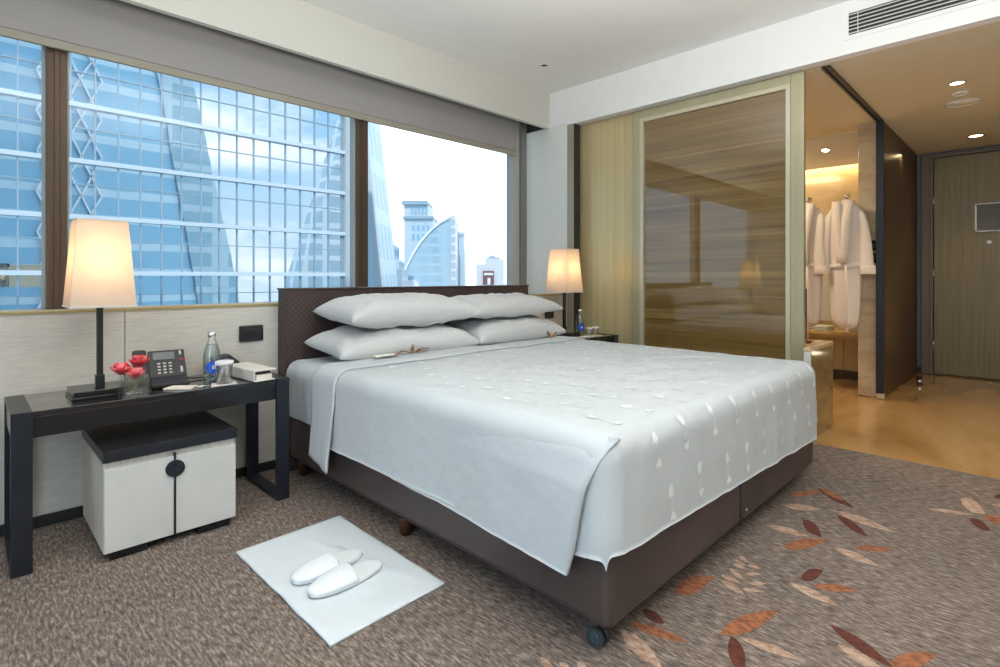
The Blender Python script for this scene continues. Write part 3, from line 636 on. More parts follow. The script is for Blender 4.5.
# bottles
def bottle(x, y, z, label, s=1.0, yaw=0):
    t = thing('water_bottle', (x, y, z), label, 'bottle', None)
    part('glass_body', 'clear', t, lambda bm: lathe(bm, [(.0001, 0), (.034*s, 0), (.038*s, .006), (.038*s, .125*s), (.034*s, .150*s), (.020*s, .190*s), (.016*s, .203*s), (.016*s, .216*s)], (x, y, z), 28))
    part('water', 'water', t, lambda bm: lathe(bm, [(.0001, .004), (.035*s, .005), (.035*s, .123*s), (.031*s, .149*s), (.020*s, .178*s), (.0001, .178*s)], (x, y, z), 28))
    part('cap', 'chrome', t, lambda bm: lathe(bm, [(.0165*s, .211*s), (.0185*s, .212*s), (.0185*s, .234*s), (.0001, .236*s)], (x, y, z), 20), label='silver screw cap')
    def lab(bm):
        n = 14; a0, a1 = -2.5+yaw, -.5+yaw
        for k in range(n):
            A0 = a0+(a1-a0)*k/n; A1 = a0+(a1-a0)*(k+1)/n; r = .0388*s
            h0 = .030*math.sin(PI*(k)/n)**.35 if k else 0; h1 = .030*math.sin(PI*(k+1)/n)**.35 if k < n-1 else 0
            q = [(r*math.cos(A0), r*math.sin(A0), .068-h0), (r*math.cos(A1), r*math.sin(A1), .068-h1), (r*math.cos(A1), r*math.sin(A1), .068+h1), (r*math.cos(A0), r*math.sin(A0), .068+h0)]
            vs = [bm.verts.new((x+p[0], y+p[1], z+p[2])) for p in q]
            try: bm.faces.new(vs)
            except Exception: pass
    part('label', 'blue_label', t, lab, label='blue label')
    def lm(bm):
        am = -1.5+yaw; r = .0396*s
        vs = [bm.verts.new((x+r*math.cos(am+da), y+r*math.sin(am+da), z+.068+dz)) for da, dz in ((-.22, -.009), (.22, -.009), (.22, .009), (-.22, .009))]
        bm.faces.new(vs)
    part('label_patch', 'white_label', t, lm, label='small white square on the label')
bottle(.858, 2.845, TZ, 'glass water bottle with blue label on the long console', yaw=-.1)
bottle(3.835, 2.84, TZ, 'glass water bottle with blue label on the right bedside table', .95, -.6)
def tumbler(x, y, label, s=1, paper=True, zb=TZ+.003):
    t = thing('tumbler', (x, y, zb), label, 'glass', None)
    part('glass_body', 'clear', t, lambda bm: lathe(bm, [(.0001, .007), (.026*s, .008), (.031*s, .088*s), (.033*s, .088*s), (.029*s, .0), (.0001, 0)], (x, y, zb), 28))
    if paper: part('paper_cap', 'white_label', t, lambda bm: lathe(bm, [(.0345*s, .077*s), (.0355*s, .077*s), (.0350*s, .0905*s), (.031*s, .0915*s), (.031*s, .0905*s)], (x, y, zb), 28), label='white paper band round the rim')
tag(part('paper_coaster', 'paper', None, lambda bm: prism(bm, [(.80, 2.662), (.915, 2.662), (.93, 2.74), (.83, 2.755)], 'z', TZ, TZ+.002)), 'white paper mat under the tumbler on the long console', 'coaster')
tumbler(.872, 2.712, 'clear tumbler in front of the bottle on the long console', 1.15)
tumbler(3.775, 2.70, 'clear tumbler on the right bedside table, nearer the bottle', .8)
tumbler(3.868, 2.70, 'clear tumbler on the right bedside table, farther from the bottle', .8)
tag(part('paper_coaster', 'paper', None, lambda bm: prism(bm, [(3.70, 2.66), (3.92, 2.66), (3.92, 2.75), (3.70, 2.75)], 'z', TZ, TZ+.002)), 'white paper mat under the two tumblers on the bedside table', 'coaster')
# white book-like box
t = thing('stationery_folder', (1.02, 2.74, TZ), 'cream open ended folder case at the right end of console', 'box')
RB = Matrix.Translation((1.022, 2.795, TZ)) @ Matrix.Rotation(.10, 4, 'Z')
part('cover', 'bookcloth', t, lambda bm: (bb(bm, (-.055, -.15, .0), (.050, .15, .006)), bb(bm, (-.055, -.15, .048), (.056, .15, .056)), bb(bm, (-.057, -.15, .003), (-.049, .15, .054)), tf(bm, RB)), .003)
part('pages', 'paper', t, lambda bm: (bb(bm, (-.042, -.145, .006), (.036, .14, .030)), tf(bm, RB)), .001)
part('dark_lining', 'blackplastic', t, lambda bm: (bb(bm, (-.049, -.13, .031), (.034, .145, .048)), tf(bm, RB)))
# black wedge stand behind
t = thing('tablet_stand', (.99, 2.96, TZ), 'black wedge shaped clock stand behind the cream folder', 'stand')
part('wedge', 'blackplastic', t, lambda bm: prism(bm, [(.905, TZ), (1.06, TZ), (1.03, TZ+.06), (.985, TZ+.098), (.905, TZ+.085)], 'y', 2.97, 3.05), .004)
part('face', 'screen', t, lambda bm: prism(bm, [(.918, TZ+.012), (1.0, TZ+.012), (.975, TZ+.085), (.918, TZ+.075)], 'y', 2.967, 2.970))
# sockets
def socket(x0, x1, z0, z1, label, gangs=3):
    t = thing('wall_socket', ((x0+x1)/2, 3.118, (z0+z1)/2), label, 'socket')
    part('plate', 'black', t, lambda bm: bb(bm, (x0, 3.104, z0), (x1, 3.12, z1)), .006)
    part('face', 'blackplastic', t, lambda bm: bb(bm, (x0+.018, 3.102, z0+.018), (x1-.018, 3.107, z1-.018)), .002)
    for k in range(gangs):
        xx = x0+.034+(x1-x0-.068)*k/(gangs-1)
        part('insert', 'charcoal', t, lambda bm: (bb(bm, (xx-.009, 3.0995, (z0+z1)/2-.012), (xx+.009, 3.103, (z0+z1)/2+.012)), bb(bm, (xx-.003, 3.098, (z0+z1)/2-.003), (xx+.003, 3.1, (z0+z1)/2+.003))))
socket(1.077, 1.207, .746, .836, 'black socket plate on wall above the long console')
socket(3.685, 3.80, .736, .820, 'black socket plate on the wall behind the right bedside lamp')

# ------------------------------------------------------------------ bed
tag(part('headboard', ['headboard', 'leather_dark'], None, lambda bm: (bb(bm, (1.288, 3.005, 0), (3.34, 3.105, 1.03)), bb(bm, (1.282, 3.0, 1.03), (3.346, 3.107, 1.042), 1)), .004), 'wide dark brown woven headboard behind the pillows', 'headboard')
def base(x0, x1, label, castors):
    t = thing('bed_base', ((x0+x1)/2, 1.9, 0), label, 'bed base')
    part('box', 'leather', t, lambda bm: bb(bm, (x0, .86, .085), (x1, 2.99, .335)), .025)
    part('underside', 'leather_dark', t, lambda bm: bb(bm, (x0+.03, .90, .072), (x1-.03, 2.95, .09)))
    for lx, ly in castors:
        c_ = part('castor', 'rubber', t, lambda bm: (tube(bm, [(lx-.020, ly, .030), (lx-.006, ly, .030)], .030, 20), tube(bm, [(lx+.006, ly, .030), (lx+.020, ly, .030)], .030, 20), tube(bm, [(lx-.01, ly, .03), (lx+.01, ly, .03)], .01, 8), bb(bm, (lx-.012, ly-.004, .045), (lx+.012, ly+.032, .07)), tube(bm, [(lx, ly+.02, .06), (lx, ly+.02, .08)], .012, 10)), .002)
        part('hub_cap', 'castor_hub', c_, lambda bm: tube(bm, [(lx-.0225, ly, .030), (lx-.019, ly, .030)], [.018, .021], 18))
    for ly in (1.92, 2.9):
        for lx in (x0+.045, x1-.045):
            part('leg', 'wood_leg', t, lambda bm: lathe(bm, [(.022, 0), (.03, .07), (.03, .08)], (lx, ly, 0), 14))
base(1.300, 2.268, 'brown upholstered bed base nearer the console, castor at its corner', [(1.345, .93), (2.2, 1.25)])
base(2.280, 3.285, 'brown upholstered bed base nearer the sliding door', [(2.34, 1.25), (3.22, 1.0)])
part('corner_glide', 'chrome', [o for o in COL.objects if o.name.startswith('bed_base')][-1], lambda bm: tube(bm, [(2.318, .861, .13), (2.318, .856, .13)], .007, 10))

def wrap(p, q, zt, x0, x1, y0, R, flare=.10, foldamp=.0, seed=0., rip=.010, lift=0):
    ex = (x0+R-p) if p < x0+R else ((p-(x1-R)) if p > x1-R else 0); sx = -1 if p < x0+R else 1
    ey = (y0+R-q) if q < y0+R else 0
    e = (ex**8+ey**8)**.125
    if e < 1e-9:
        z = zt+.010*N(p*2.2+seed, q*2.2)+.006*N(p*5, q*6+seed)+.0035*N(p*3+seed, q*16)*N(p*2, q*2+4)*2
        return Vector((p, q, z))
    L = math.hypot(ex, ey); dx, dy = ex/L*sx, -ey/L
    if e < R*PI/2: out = R*math.sin(e/R); dn = R*(1-math.cos(e/R))
    else: out = R+flare*(e-R*PI/2); dn = R+(e-R*PI/2)
    f = min(1, dn/.25)
    th = math.atan2(ey, ex) if ex and ey else (0 if ex else PI/2)
    s2 = math.sin(2*th)
    out += foldamp*f*(s2**2)*(1 if th < .8 else .6)
    out += foldamp*.5*f*math.sin(th*9)*s2
    bx_, by_ = (x0+R if sx < 0 else x1-R) if ex else p, (y0+R) if ey else q
    ka, kb = bx_+dx*.12, by_+dy*.12
    out += rip*f*(N(ka*7+seed, kb*7, dn*1.5)+.6*N(ka*17+seed, kb*17, dn*2.5+3))
    nz_ = .010*N(bx_*2.2+seed, by_*2.2)+.006*N(bx_*5, by_*6+seed)
    out = max(out, .02*min(1, e/.03))
    return Vector((bx_+dx*out, by_+dy*out, zt-dn+nz_*(1-f)))
ARGS = dict(zt=.652, rip=.006, x0=1.258, x1=3.272, y0=.835, R=.075, flare=.02, foldamp=.0, seed=2.0)
def duvet_pt(p, q): return wrap(p, q, **ARGS)
pA, pB = 1.258-.345, 3.272+.35
def hem_q(p):    # how far the cloth runs over the foot
    t_ = max(0, min(1, (p-1.26)/2.07)); return .532-.075*t_
def duv(bm):
    nu, nv = 168, 130
    def fn(u, v):
        q = 2.50+(.53-2.50)*v; tt = max(0, min(1, (1.15-q)/.3)); pa = pA+.03*tt*tt*(3-2*tt)
        p = pa+(pB-pa)*u; q = 2.50+(hem_q(p)-2.50)*v
        return duvet_pt(p, q)
    grid(bm, fn, nu, nv)
    # loose side flap that laps over the foot corner
    def flap(u, v):
        z = .640-(.374+.022*u)*v; ye = .842+.125*v+.012*math.sin(v*5); y = 1.9+(ye-1.9)*u
        b = duvet_pt(1.258+.075-.118-max(0, (.575-z)), max(y, .92)) if z < .575 else duvet_pt(1.258+.075-.118*math.acos(max(-1, min(1, 1-(.650-z)/.075)))/(PI/2), max(y, .92))
        x = b.x+.008-.034*u**1.5*min(1, v*3)-.006*math.sin(u*9)*v*u
        if y < .92: x += (.92-y)*.30*(1-v)
        return Vector((x, y, min(b.z, z)+.001))
    grid(bm, flap, 40, 30)
    for f in bm.faces: f.normal_flip()
    bm.normal_update()
    rim = [e for e in bm.edges if e.is_boundary]; g = bmesh.ops.duplicate(bm, geom=bm.verts[:]+bm.edges[:]+bm.faces[:])
    vm = g['vert_map']; em = g['edge_map']; nv = [v for v in g['geom'] if isinstance(v, bmesh.types.BMVert)]; bm.normal_update()
    nn_ = {v: v.normal.copy() for v in nv}
    for v in nv: v.co -= nn_[v]*.009
    for f in g['geom']:
        if isinstance(f, bmesh.types.BMFace): f.normal_flip()
    for e in rim:
        a, b = e.verts
        try: bm.faces.new([b, a, vm[a], vm[b]]).smooth = False
        except Exception: pass
    # woven tulip sprigs
    rnd = random.Random(4)
    def put(poly, p0, q0, ang, s):
        ca, sa = math.cos(ang), math.sin(ang); vs = []
        for a, b in poly:
            p = p0+(a*ca-b*sa)*s; q = q0+(a*sa+b*ca)*s
            P = duvet_pt(p, q); nn = (duvet_pt(p+.004, q)-duvet_pt(p-.004, q)).cross(duvet_pt(p, q+.004)-duvet_pt(p, q-.004))
            nn.normalize(); vs.append(bm.verts.new(P+nn*.0025))
        try:
            f = bm.faces.new(vs); f.material_index = 1; f.normal_update()
            if f.normal.dot(nn) < 0: f.normal_flip()
        except Exception: pass
    tul = [(-.12, -.55), (.12, -.55), (.38, -.2), (.42, .2), (.54, .62), (.2, .32), (0, .75), (-.2, .32), (-.5, .6), (-.42, .15), (-.36, -.2)]
    heart = [(0, -.6), (.46, -.1), (.56, .22), (.3, .44), (0, .22), (-.3, .44), (-.56, .22), (-.46, -.1)]
    stem_ = [(-.03, -.6), (.03, -.6), (.08, 0), (.03, .6), (-.03, .6), (.02, 0)]
    rows = 10
    for r in range(rows):
        q = .60+r*.185
        n = 10
        for c_ in range(n):
            p = 1.42+c_*.205+(.102 if r % 2 else 0)+rnd.uniform(-.02, .02)
            if p > 3.36 or q > 2.3: continue
            if p < 1.42+.0 : continue
            if q < .86 and p < 1.50: continue
            if q < .60 and p < 1.7: continue
            flip = (r+c_) % 2; a = rnd.uniform(-.25, .25)+(PI if flip else 0)
            qq = q+rnd.uniform(-.015, .015)
            s = .038
            put(tul, p+.0, qq+.042, a, s); put(heart, p+.012, qq-.044, a, s*.85)
            put(stem_, p+.004, qq, 0, .05)
o = part('duvet', ['linen', 'embroid'], None, duv, recalc=False); tag(o, 'white duvet with woven tulip sprigs covering the bed', 'duvet')
bpy.context.view_layer.update()
def fold_band(bm):
    A = dict(ARGS); A.update(zt=.664, x0=1.246, x1=3.284, R=.085, rip=.018, flare=.06)
    def fn(u, v):
        pL = 1.25-.46+.05*v; p = pL+(3.284+.40-pL)*u
        q0 = 2.36+.012*N(p*4)+.03*max(0, (1.35-p)); q1 = 2.60+.015*N(p*3+5)-.05*max(0, 1.25-p)
        q = q0+(q1-q0)*v; P = wrap(p, q, **A)
        if v > .9: P.z -= .01*(v-.9)/.1
        return P
    grid(bm, fn, 150, 14)
o = part('folded_sheet', 'linen', None, fold_band, recalc=False); tag(o, 'white turned down sheet edge hanging over the bed side near the pillows', 'sheet')
md = o.modifiers.new('s', 'SOLIDIFY'); md.thickness = .010; md.offset = -1
# mattress with fitted sheet
def matt(bm):
    def fn(p, q): return wrap(p, q, .628, 1.288, 3.30, .875, .07, flare=-.02, rip=.004, seed=5)
    grid(bm, lambda u, v: fn(1.288-.27+(3.30-1.288+.54)*u, 2.99+(.875-.27-2.99)*v), 90, 90)
    bb(bm, (1.33, .92, .336), (3.26, 2.98, .55))
o = part('mattress', 'linen', None, matt); tag(o, 'white sheeted mattress showing at the head of the bed', 'mattress')
# pillows
def edge_(a, b): return max(abs(a), abs(b))**3
def pillow(cx, cy, cz, W, D, T, rot, label, seed):
    t = thing('pillow', (cx, cy, cz), label, 'pillow', 'white pillows stacked on the bed')
    R = Matrix.Translation((cx, cy, cz)) @ Matrix.Rotation(rot[2], 4, 'Z') @ Matrix.Rotation(rot[0], 4, 'X') @ Matrix.Rotation(rot[1], 4, 'Y')
    def side(sg):
        def fn(u, v):
            a, b = u*2-1, v*2-1
            x = W/2*a*(1-.075*(1-b*b)); y = D/2*b*(1-.11*(1-a*a))
            h = max(0, (1-a**4)*(1-b**4)); h = T/2*(h**.44)*(1-.16*(a*a)*(b*b))
            k = (1-a**6)*(1-b**6)
            h += k*(.016*N(a*2.4+seed, b*2+seed)+.010*N(a*7+seed, b*4.5)+.009*N(a*5+b*3+seed*2, b*9)*(.3+edge_(a, b)))
            edge = max(abs(a), abs(b))
            droop = -.020*(a*a*a*a)
            return R @ Vector((x, y, sg*max(h, 0)+droop*(1-k)))
        return fn
    def f(bm):
        grid(bm, side(1), 72, 44); grid(bm, side(-1), 72, 44); bmesh.ops.remove_doubles(bm, verts=bm.verts, dist=.0004)
    o = part('cover', 'linen2', t, f)
    return t
pillow(1.865, 2.745, .728, .98, .45, .17, (.10, 0, -.02), 'lower pillow of the stack nearer the console', 1.)
pillow(2.78, 2.73, .733, .93, .45, .17, (.10, 0, .03), 'lower pillow of the stack nearer the sliding door', 4.)
pillow(1.90, 2.755, .908, .93, .46, .175, (.08, 0, .00), 'upper pillow of the stack nearer the console', 8.)
pillow(2.76, 2.75, .903, .94, .44, .145, (.08, 0, .02), 'upper pillow of the stack nearer the sliding door', 11.)
# ornaments on the bed
def leafo(c, s, label, wide):
    t = thing('leaf_ornament', c, label, 'ornament')
    cx, cy, cz = c
    def bl(bm, pts, w):
        a = [Vector(p) for p in pts]
        prev = None
        for i, p in enumerate(a):
            q = i/(len(a)-1); ww = w*math.sin(PI*(.12+.88*q))**.8 if q < 1 else .0008
            sd = Vector((.7, -.7, 0)).normalized()
            v1 = bm.verts.new(p+sd*ww); v2 = bm.verts.new(p-sd*ww)
            if prev: bm.faces.new([prev[0], v1, v2, prev[1]])
            prev = (v1, v2)
    for pts, w in wide:
        o = part('leaf', 'leaf_brown', t, lambda bm: bl(bm, [(cx+p[0]*s, cy+p[1]*s, cz+p[2]*s) for p in pts], w*s)); md = o.modifiers.new('s', 'SOLIDIFY'); md.thickness = .003
leafo((1.80, 2.50, .672), 1, 'brown folded leaf ornament on the turned sheet by the left pillows', [
    ([(0, 0, 0), (0, .0, .025), (.002, 0, .055)], .012), ([(-.01, 0, .006), (-.06, .01, .022), (-.10, .005, .01), (-.13, -.01, .0)], .012), ([(.02, 0, .006), (.07, .02, .02), (.12, .035, .018), (.16, .05, .008)], .012)])
leafo((3.02, 2.49, .668), 1, 'small orange brown leaf ornament before the right pillows', [
    ([(-.004, 0, 0), (-.02, .01, .02), (-.03, .015, .055)], .014), ([(.004, 0, 0), (.02, -.01, .02), (.034, -.02, .045)], .014)])
tag(part('card', 'paper', None, lambda bm: bx(bm, (1.63, 2.52, .678), (.14, .05, .004), rot=Matrix.Rotation(.1, 3, 'Z'))), 'cream card tucked under the lower left pillow', 'card')

# ------------------------------------------------------------------ towel and slippers
def mat_towel(bm):
    c = [Vector((.769, 2.257)), Vector((1.227, 2.268)), Vector((1.221, 1.50)), Vector((.772, 1.486))]
    def fn(u, v):
        p = c[0].lerp(c[1], u).lerp(c[3].lerp(c[2], u), v)
        z = .010+.005*abs(N(p.x*7, p.y*5))+.006*math.exp(-((p.x-1.10+.25*(p.y-1.8))**2)/.0006)*max(0, math.sin((p.y-1.5)*4))
        if u > .98 or v > .98 or u < .02 or v < .02: z = .0095
        return Vector((p.x+.004*N(p.y*9), p.y+.004*N(p.x*9), z))
    grid(bm, fn, 50, 70)
o = part('floor_towel', 'towel', None, mat_towel); tag(o, 'white towel mat spread on the carpet beside the bed', 'towel')
md = o.modifiers.new('s', 'SOLIDIFY'); md.thickness = .0085; md.offset = -1
def slipper(cx, cy, ang, label):
    z0 = .0175; L = .285
    t = thing('slipper', (cx, cy, z0), label, 'slipper', 'white slippers on the towel')
    R = Matrix.Translation((cx, cy, z0)) @ Matrix.Rotation(ang, 4, 'Z')
    def wd(s):   # half width along length, s 0 heel..1 toe
        return .050*(max(0, 1-(abs(s*2-1))**3.8))**.5*(1-.16*math.cos(s*2*PI*.9)*.6) + .0001
    def outline(n=28, k=1.0):
        pts = []
        for i in range(n+1): s = i/n; s2 = .5-.5*math.cos(PI*s); pts.append(((s2-.5)*L*k, wd(s2)*k))
        for i in range(n-1, 0, -1): s = i/n; s2 = .5-.5*math.cos(PI*s); pts.append(((s2-.5)*L*k, -wd(s2)*k))
        return pts
    part('sole', 'slipper', t, lambda bm: (prism(bm, outline(), 'z', 0, .012), tf(bm, R)), .003)
    part('insole', 'slipper', t, lambda bm: (prism(bm, outline(k=.93), 'z', .012, .015), tf(bm, R)), .001)
    def up(bm):
        def fn(u, v):
            s = .46+.54*u; a = (v-.5)*PI; w = wd(min(s, .9999))*1.0
            hgt = .027*(1-((u)**2.2))+.004
            lean = .0
            return Vector(((s-.5)*L, w*math.sin(a), .012+hgt*math.cos(a)**.8 if abs(v-.5) < .4999 else .010))
        grid(bm, fn, 18, 18); tf(bm, R)
    o = part('upper', 'slipper', t, up); md = o.modifiers.new('s', 'SOLIDIFY'); md.thickness = .004; md.offset = 1
    part('binding', 'slipper', o, lambda bm: (tube(bm, [((.46-.5)*L, wd(.46)*math.sin((v-.5)*PI), .012+.033*math.cos((v-.5)*PI)**.8) for v in [.02+.96*k/16 for k in range(17)]], .0032, 6), tf(bm, R)))
slipper(.968, 1.872, PI+.07, 'white slipper on the towel, farther from the camera')
slipper(.975, 1.752, PI+.04, 'white slipper on the towel, nearer the camera')

# ------------------------------------------------------------------ outside
def build(name, label, cat='building', base=(0, 0, 0)): return thing(name, base, label, cat)
YF = 48.5
t = build('office_building', 'large blue mirror glass office building filling the left windows', base=(0, YF, -70))
part('curtain_glass', 'facade_glass', t, lambda bm: bb(bm, (-60, YF, -70), (27.0, YF+25, 62)))
for k in range(12):
    z = 1.45+4.0*(k-3)
    part('floor_band', 'spandrel', t, lambda bm: bb(bm, (-60, YF-.35, z-.16), (26.8, YF+.02, z+.16)))
    part('transom', 'mull', t, lambda bm: bb(bm, (-60, YF-.10, z+2.35), (26.8, YF+.02, z+2.42)))
def mul(bm):
    x = 26.4
    while x > -20: bb(bm, (x-.045, YF-.14, -14), (x+.045, YF+.02, 46)); x -= 1.4
part('mullion_grid', 'mull', t, mul)
part('corner_pier', 'conc', t, lambda bm: bb(bm, (26.6, YF-.5, -70), (28.3, YF+3, 62)))
# the slanted tower behind the hotel, seen mirrored in the facade
t = build('slanted_tower', 'blue slanted tower mirrored in the glass facade', base=(0, -30, -70))
part('tower_body', 't_blue', t, lambda bm: prism(bm, [(-60, -70), (38, -70), (34.6, 2.5), (28.3, 33.3), (22, 64), (-60, 64)], 'y', -14, -8))
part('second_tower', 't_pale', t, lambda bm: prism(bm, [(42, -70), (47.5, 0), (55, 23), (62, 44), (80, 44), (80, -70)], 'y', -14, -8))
def diag(bm):
    for k in range(3):
        for s_ in (-1, 1):
            for zz in range(-1, 7):
                xa = 9.0+k*2.62; bx(bm, (xa, -7.7, 2+zz*6.0+3), (.20, .3, 6.6), rot=Matrix.Rotation(s_*.41, 3, 'Y'))
part('diagrid', 't_white_bar', t, diag)
part('edge_band', 't_sail', t, lambda bm: prism(bm, [(40, -70), (46.5, -70), (35.3, 2.5), (29.0, 33.3), (22.7, 64), (16, 64), (23.5, 33.3), (28.5, 2.5)], 'y', -7.9, -7.6))  # band along the slanted edge in the sail tower's tones
# distant skyline
def P3(u, v, d):
    a = (u-500)/537; b = (278-v)/537; s = math.sqrt(.5); return Vector((s*d*(1+a), s*d*(1-a), 1.1+b*d))
AX = Vector((math.sqrt(.5), -math.sqrt(.5), 0)); FW = Vector((math.sqrt(.5), math.sqrt(.5), 0))
def slab(bm, ox, d0, poly, depth, mi=0):    # poly in metres (lateral, height) at distance d0, extruded away
    a = [bm.verts.new(FW*d0+AX*p[0]+Vector((0, 0, p[1]))) for p in poly]; b = [bm.verts.new(FW*(d0+depth)+AX*p[0]+Vector((0, 0, p[1]))) for p in poly]
    fs = [bm.faces.new(a), bm.faces.new(b[::-1])]
    for i in range(len(poly)): fs.append(bm.faces.new([a[i], b[i], b[(i+1) % len(poly)], a[(i+1) % len(poly)]]))
    for f in fs: f.material_index = mi
def tower(name, label, d, pix_like, mats, depth=14, extra=None):
    poly = [((u-500)/537*d, 1.1+(278-v)/537*d) for u, v in pix_like]; poly = [(x, z) if z > -7 else (x, -70) for x, z in poly]
    c_ = FW*d+AX*poly[0][0]; t = build(name, label, base=(c_.x, c_.y, -70))
    part('tower_body', mats, t, lambda bm: slab(bm, 0, d, poly, depth))
    if extra: extra(t, d)
    return t
def mk(d, u0, v0, u1, v1, z): # box corners
    return [((u0-500)/537*d, 1.1+(278-v1)/537*d), ((u1-500)/537*d, 1.1+(278-v1)/537*d), ((u1-500)/537*d, 1.1+(278-v0)/537*d), ((u0-500)/537*d, 1.1+(278-v0)/537*d)]
def ex1(t, d):
    part('edge_rib', 'conc', t, lambda bm: slab(bm, 0, d-.6, [((u-500)/537*d, 1.1+(278-v)/537*d) for u, v in ((381.5, 300), (384, 300), (366, 130), (364, 130))], 1.5))
tower('pyramid_tower', 'pale slanting glass tower beside the second window post', 120, [(330, 400), (384, 400), (381.5, 290), (364.5, 140), (356, 60), (344, 60)], 't_slant', 20, ex1)
tower('office_block', 'slim distant blue tower left of the tall crowned tower', 240, [(386, 400), (394.5, 400), (394.5, 247), (392, 244), (386, 244.5)], 't_blue', 12)
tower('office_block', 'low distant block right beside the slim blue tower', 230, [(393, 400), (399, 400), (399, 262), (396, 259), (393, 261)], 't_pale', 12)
tower('apartment_block', 'long low white block before the slim blue tower', 160, [(380, 400), (402, 400), (402, 269), (380, 268)], 't_white', 10)
def ex2(t, d):
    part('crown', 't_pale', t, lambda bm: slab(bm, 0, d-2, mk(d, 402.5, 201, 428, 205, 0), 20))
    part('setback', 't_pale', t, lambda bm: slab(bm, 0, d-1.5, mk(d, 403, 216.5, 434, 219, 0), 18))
    for k in range(5):
        part('window_strip', 't_blue', t, lambda bm: slab(bm, 0, d-.4, mk(d, 411+k*3.6, 206, 412.8+k*3.6, 214, 0), 1))
    for k in range(4):
        part('window_strip', 't_blue', t, lambda bm: slab(bm, 0, d-.4, mk(d, 412+k*5, 222, 414.4+k*5, 240, 0), 1))
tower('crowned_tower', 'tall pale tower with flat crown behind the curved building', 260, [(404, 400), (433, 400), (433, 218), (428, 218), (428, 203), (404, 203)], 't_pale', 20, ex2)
arc = [(400+0, 283)]+[(400+56*math.sin(t_)**1.0*1, 284-67*(1-math.cos(t_))/(1)) for t_ in []]
sail = [(396, 400), (458, 400), (457, 300), (454, 215.5), (449, 217), (441, 221), (433, 227), (425, 235), (418, 244), (412, 254), (406, 266), (401, 279)]
def ex3(t, d):
    rib = [(398, 292), (401, 279), (406, 266), (412, 254), (418, 244), (425, 235), (433, 227), (441, 221), (449, 217), (449, 219), (441, 223.2), (433.5, 229.2), (426, 237), (419.2, 246), (413.4, 255.5), (407.6, 267), (402.8, 280), (400, 292)]
    part('curved_rib', 't_white_bar', t, lambda bm: slab(bm, 0, d-.8, [((u-500)/537*d, 1.1+(278-v)/537*d) for u, v in rib], 1.5))
    part('service_core', 't_white', t, lambda bm: slab(bm, 0, d-1, mk(d, 451.5, 216, 455.5, 320, 0), 8))
    part('plinth_canopy', 't_white_bar', t, lambda bm: slab(bm, 0, d-3, [((u-500)/537*d, 1.1+(278-v)/537*d) for u, v in ((398, 300), (420, 300), (420, 283), (414, 279.5), (406, 281), (398, 284))], 3))
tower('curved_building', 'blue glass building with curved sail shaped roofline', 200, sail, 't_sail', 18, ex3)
def ex4(t, d):
    part('roof_box', 't_white', t, lambda bm: slab(bm, 0, d-.5, mk(d, 456.5, 232, 464, 236, 0), 8))
    part('mast', 'conc', t, lambda bm: slab(bm, 0, d, mk(d, 460, 225, 460.8, 233, 0), .8))
tower('core_tower', 'narrow pale tower at the right edge of the curved building', 224, [(456, 400), (464.5, 400), (464.5, 250), (463.5, 250), (463.5, 233), (457, 233), (457, 222), (456, 222)], 't_pale', 10, ex4)
def ex5(t, d):
    part('rooftop', 't_white', t, lambda bm: slab(bm, 0, d+1, [((u-500)/537*d, 1.1+(278-v)/537*d) for u, v in ((486, 262), (500, 262), (500, 257), (496, 257), (494, 255), (490, 255), (488, 257.5), (486, 257.5))], 8))
    part('signboard', 'sign_red', t, lambda bm: slab(bm, 0, d-1.2, mk(d, 483, 271, 494, 284.5, 0), 1), label='dark red signboard')
    part('signboard_stripe', 't_white_bar', t, lambda bm: (slab(bm, 0, d-1.5, mk(d, 484, 273, 493, 275.2, 0), .3), slab(bm, 0, d-1.5, mk(d, 487.5, 278, 490.5, 284.5, 0), .3)))
tower('hotel_block', 'distant white block with red signboard near the window edge', 210, [(476, 400), (504, 400), (504, 259), (485, 259), (485, 264), (476, 264)], 't_white', 14, ex5)
tower('office_block', 'faint blue block at the far right edge of the window', 240, [(507, 400), (514, 400), (514, 266), (507, 266)], 't_blue', 10)
rnd = random.Random(3)
for k in range(9):
    u = 380+k*15+rnd.uniform(-3, 3); w = rnd.uniform(7, 13); h = rnd.uniform(282, 287)
    tower('low_building', 'low pale rooftop in the city haze below the towers', 300+rnd.uniform(0, 60), [(u, 400), (u+w, 400), (u+w, h), (u, h)], 't_white', 12)['group'] = 'low city rooftops'
bmg = bmesh.new(); bb(bmg, (-900, -900, -71), (1800, 1800, -70)); o = obj('ground', bmg, 'city_ground'); o['kind'] = 'structure'

# ------------------------------------------------------------------ world
w = bpy.data.worlds.new('sky'); S.world = w; w.use_nodes = True; nt = w.node_tree
bg = nt.nodes['Background']; tc = nt.nodes.new('ShaderNodeTexCoord')
def vm(op, a, b=None):
    n = nt.nodes.new('ShaderNodeVectorMath'); n.operation = op; nt.links.new(a, n.inputs[0])
    if b is not None: n.inputs[1].default_value = b
    return n
sep = nt.nodes.new('ShaderNodeSeparateXYZ'); nt.links.new(tc.outputs['Generated'], sep.inputs[0])
hr = nt.nodes.new('ShaderNodeValToRGB'); e = hr.color_ramp.elements; nt.links.new(sep.outputs[2], hr.inputs[0])
e[0].position = 0; e[0].color = (.72, .84, .94, 1); e[1].position = .75; e[1].color = (.22, .46, .90, 1); x_ = e.new(.22); x_.color = (.45, .70, .98, 1)
mp = nt.nodes.new('ShaderNodeMapping'); mp.inputs['Scale'].default_value = (1, 1, 2.4); mp.inputs['Location'].default_value = (.35, .1, .2); nt.links.new(tc.outputs['Generated'], mp.inputs[0])
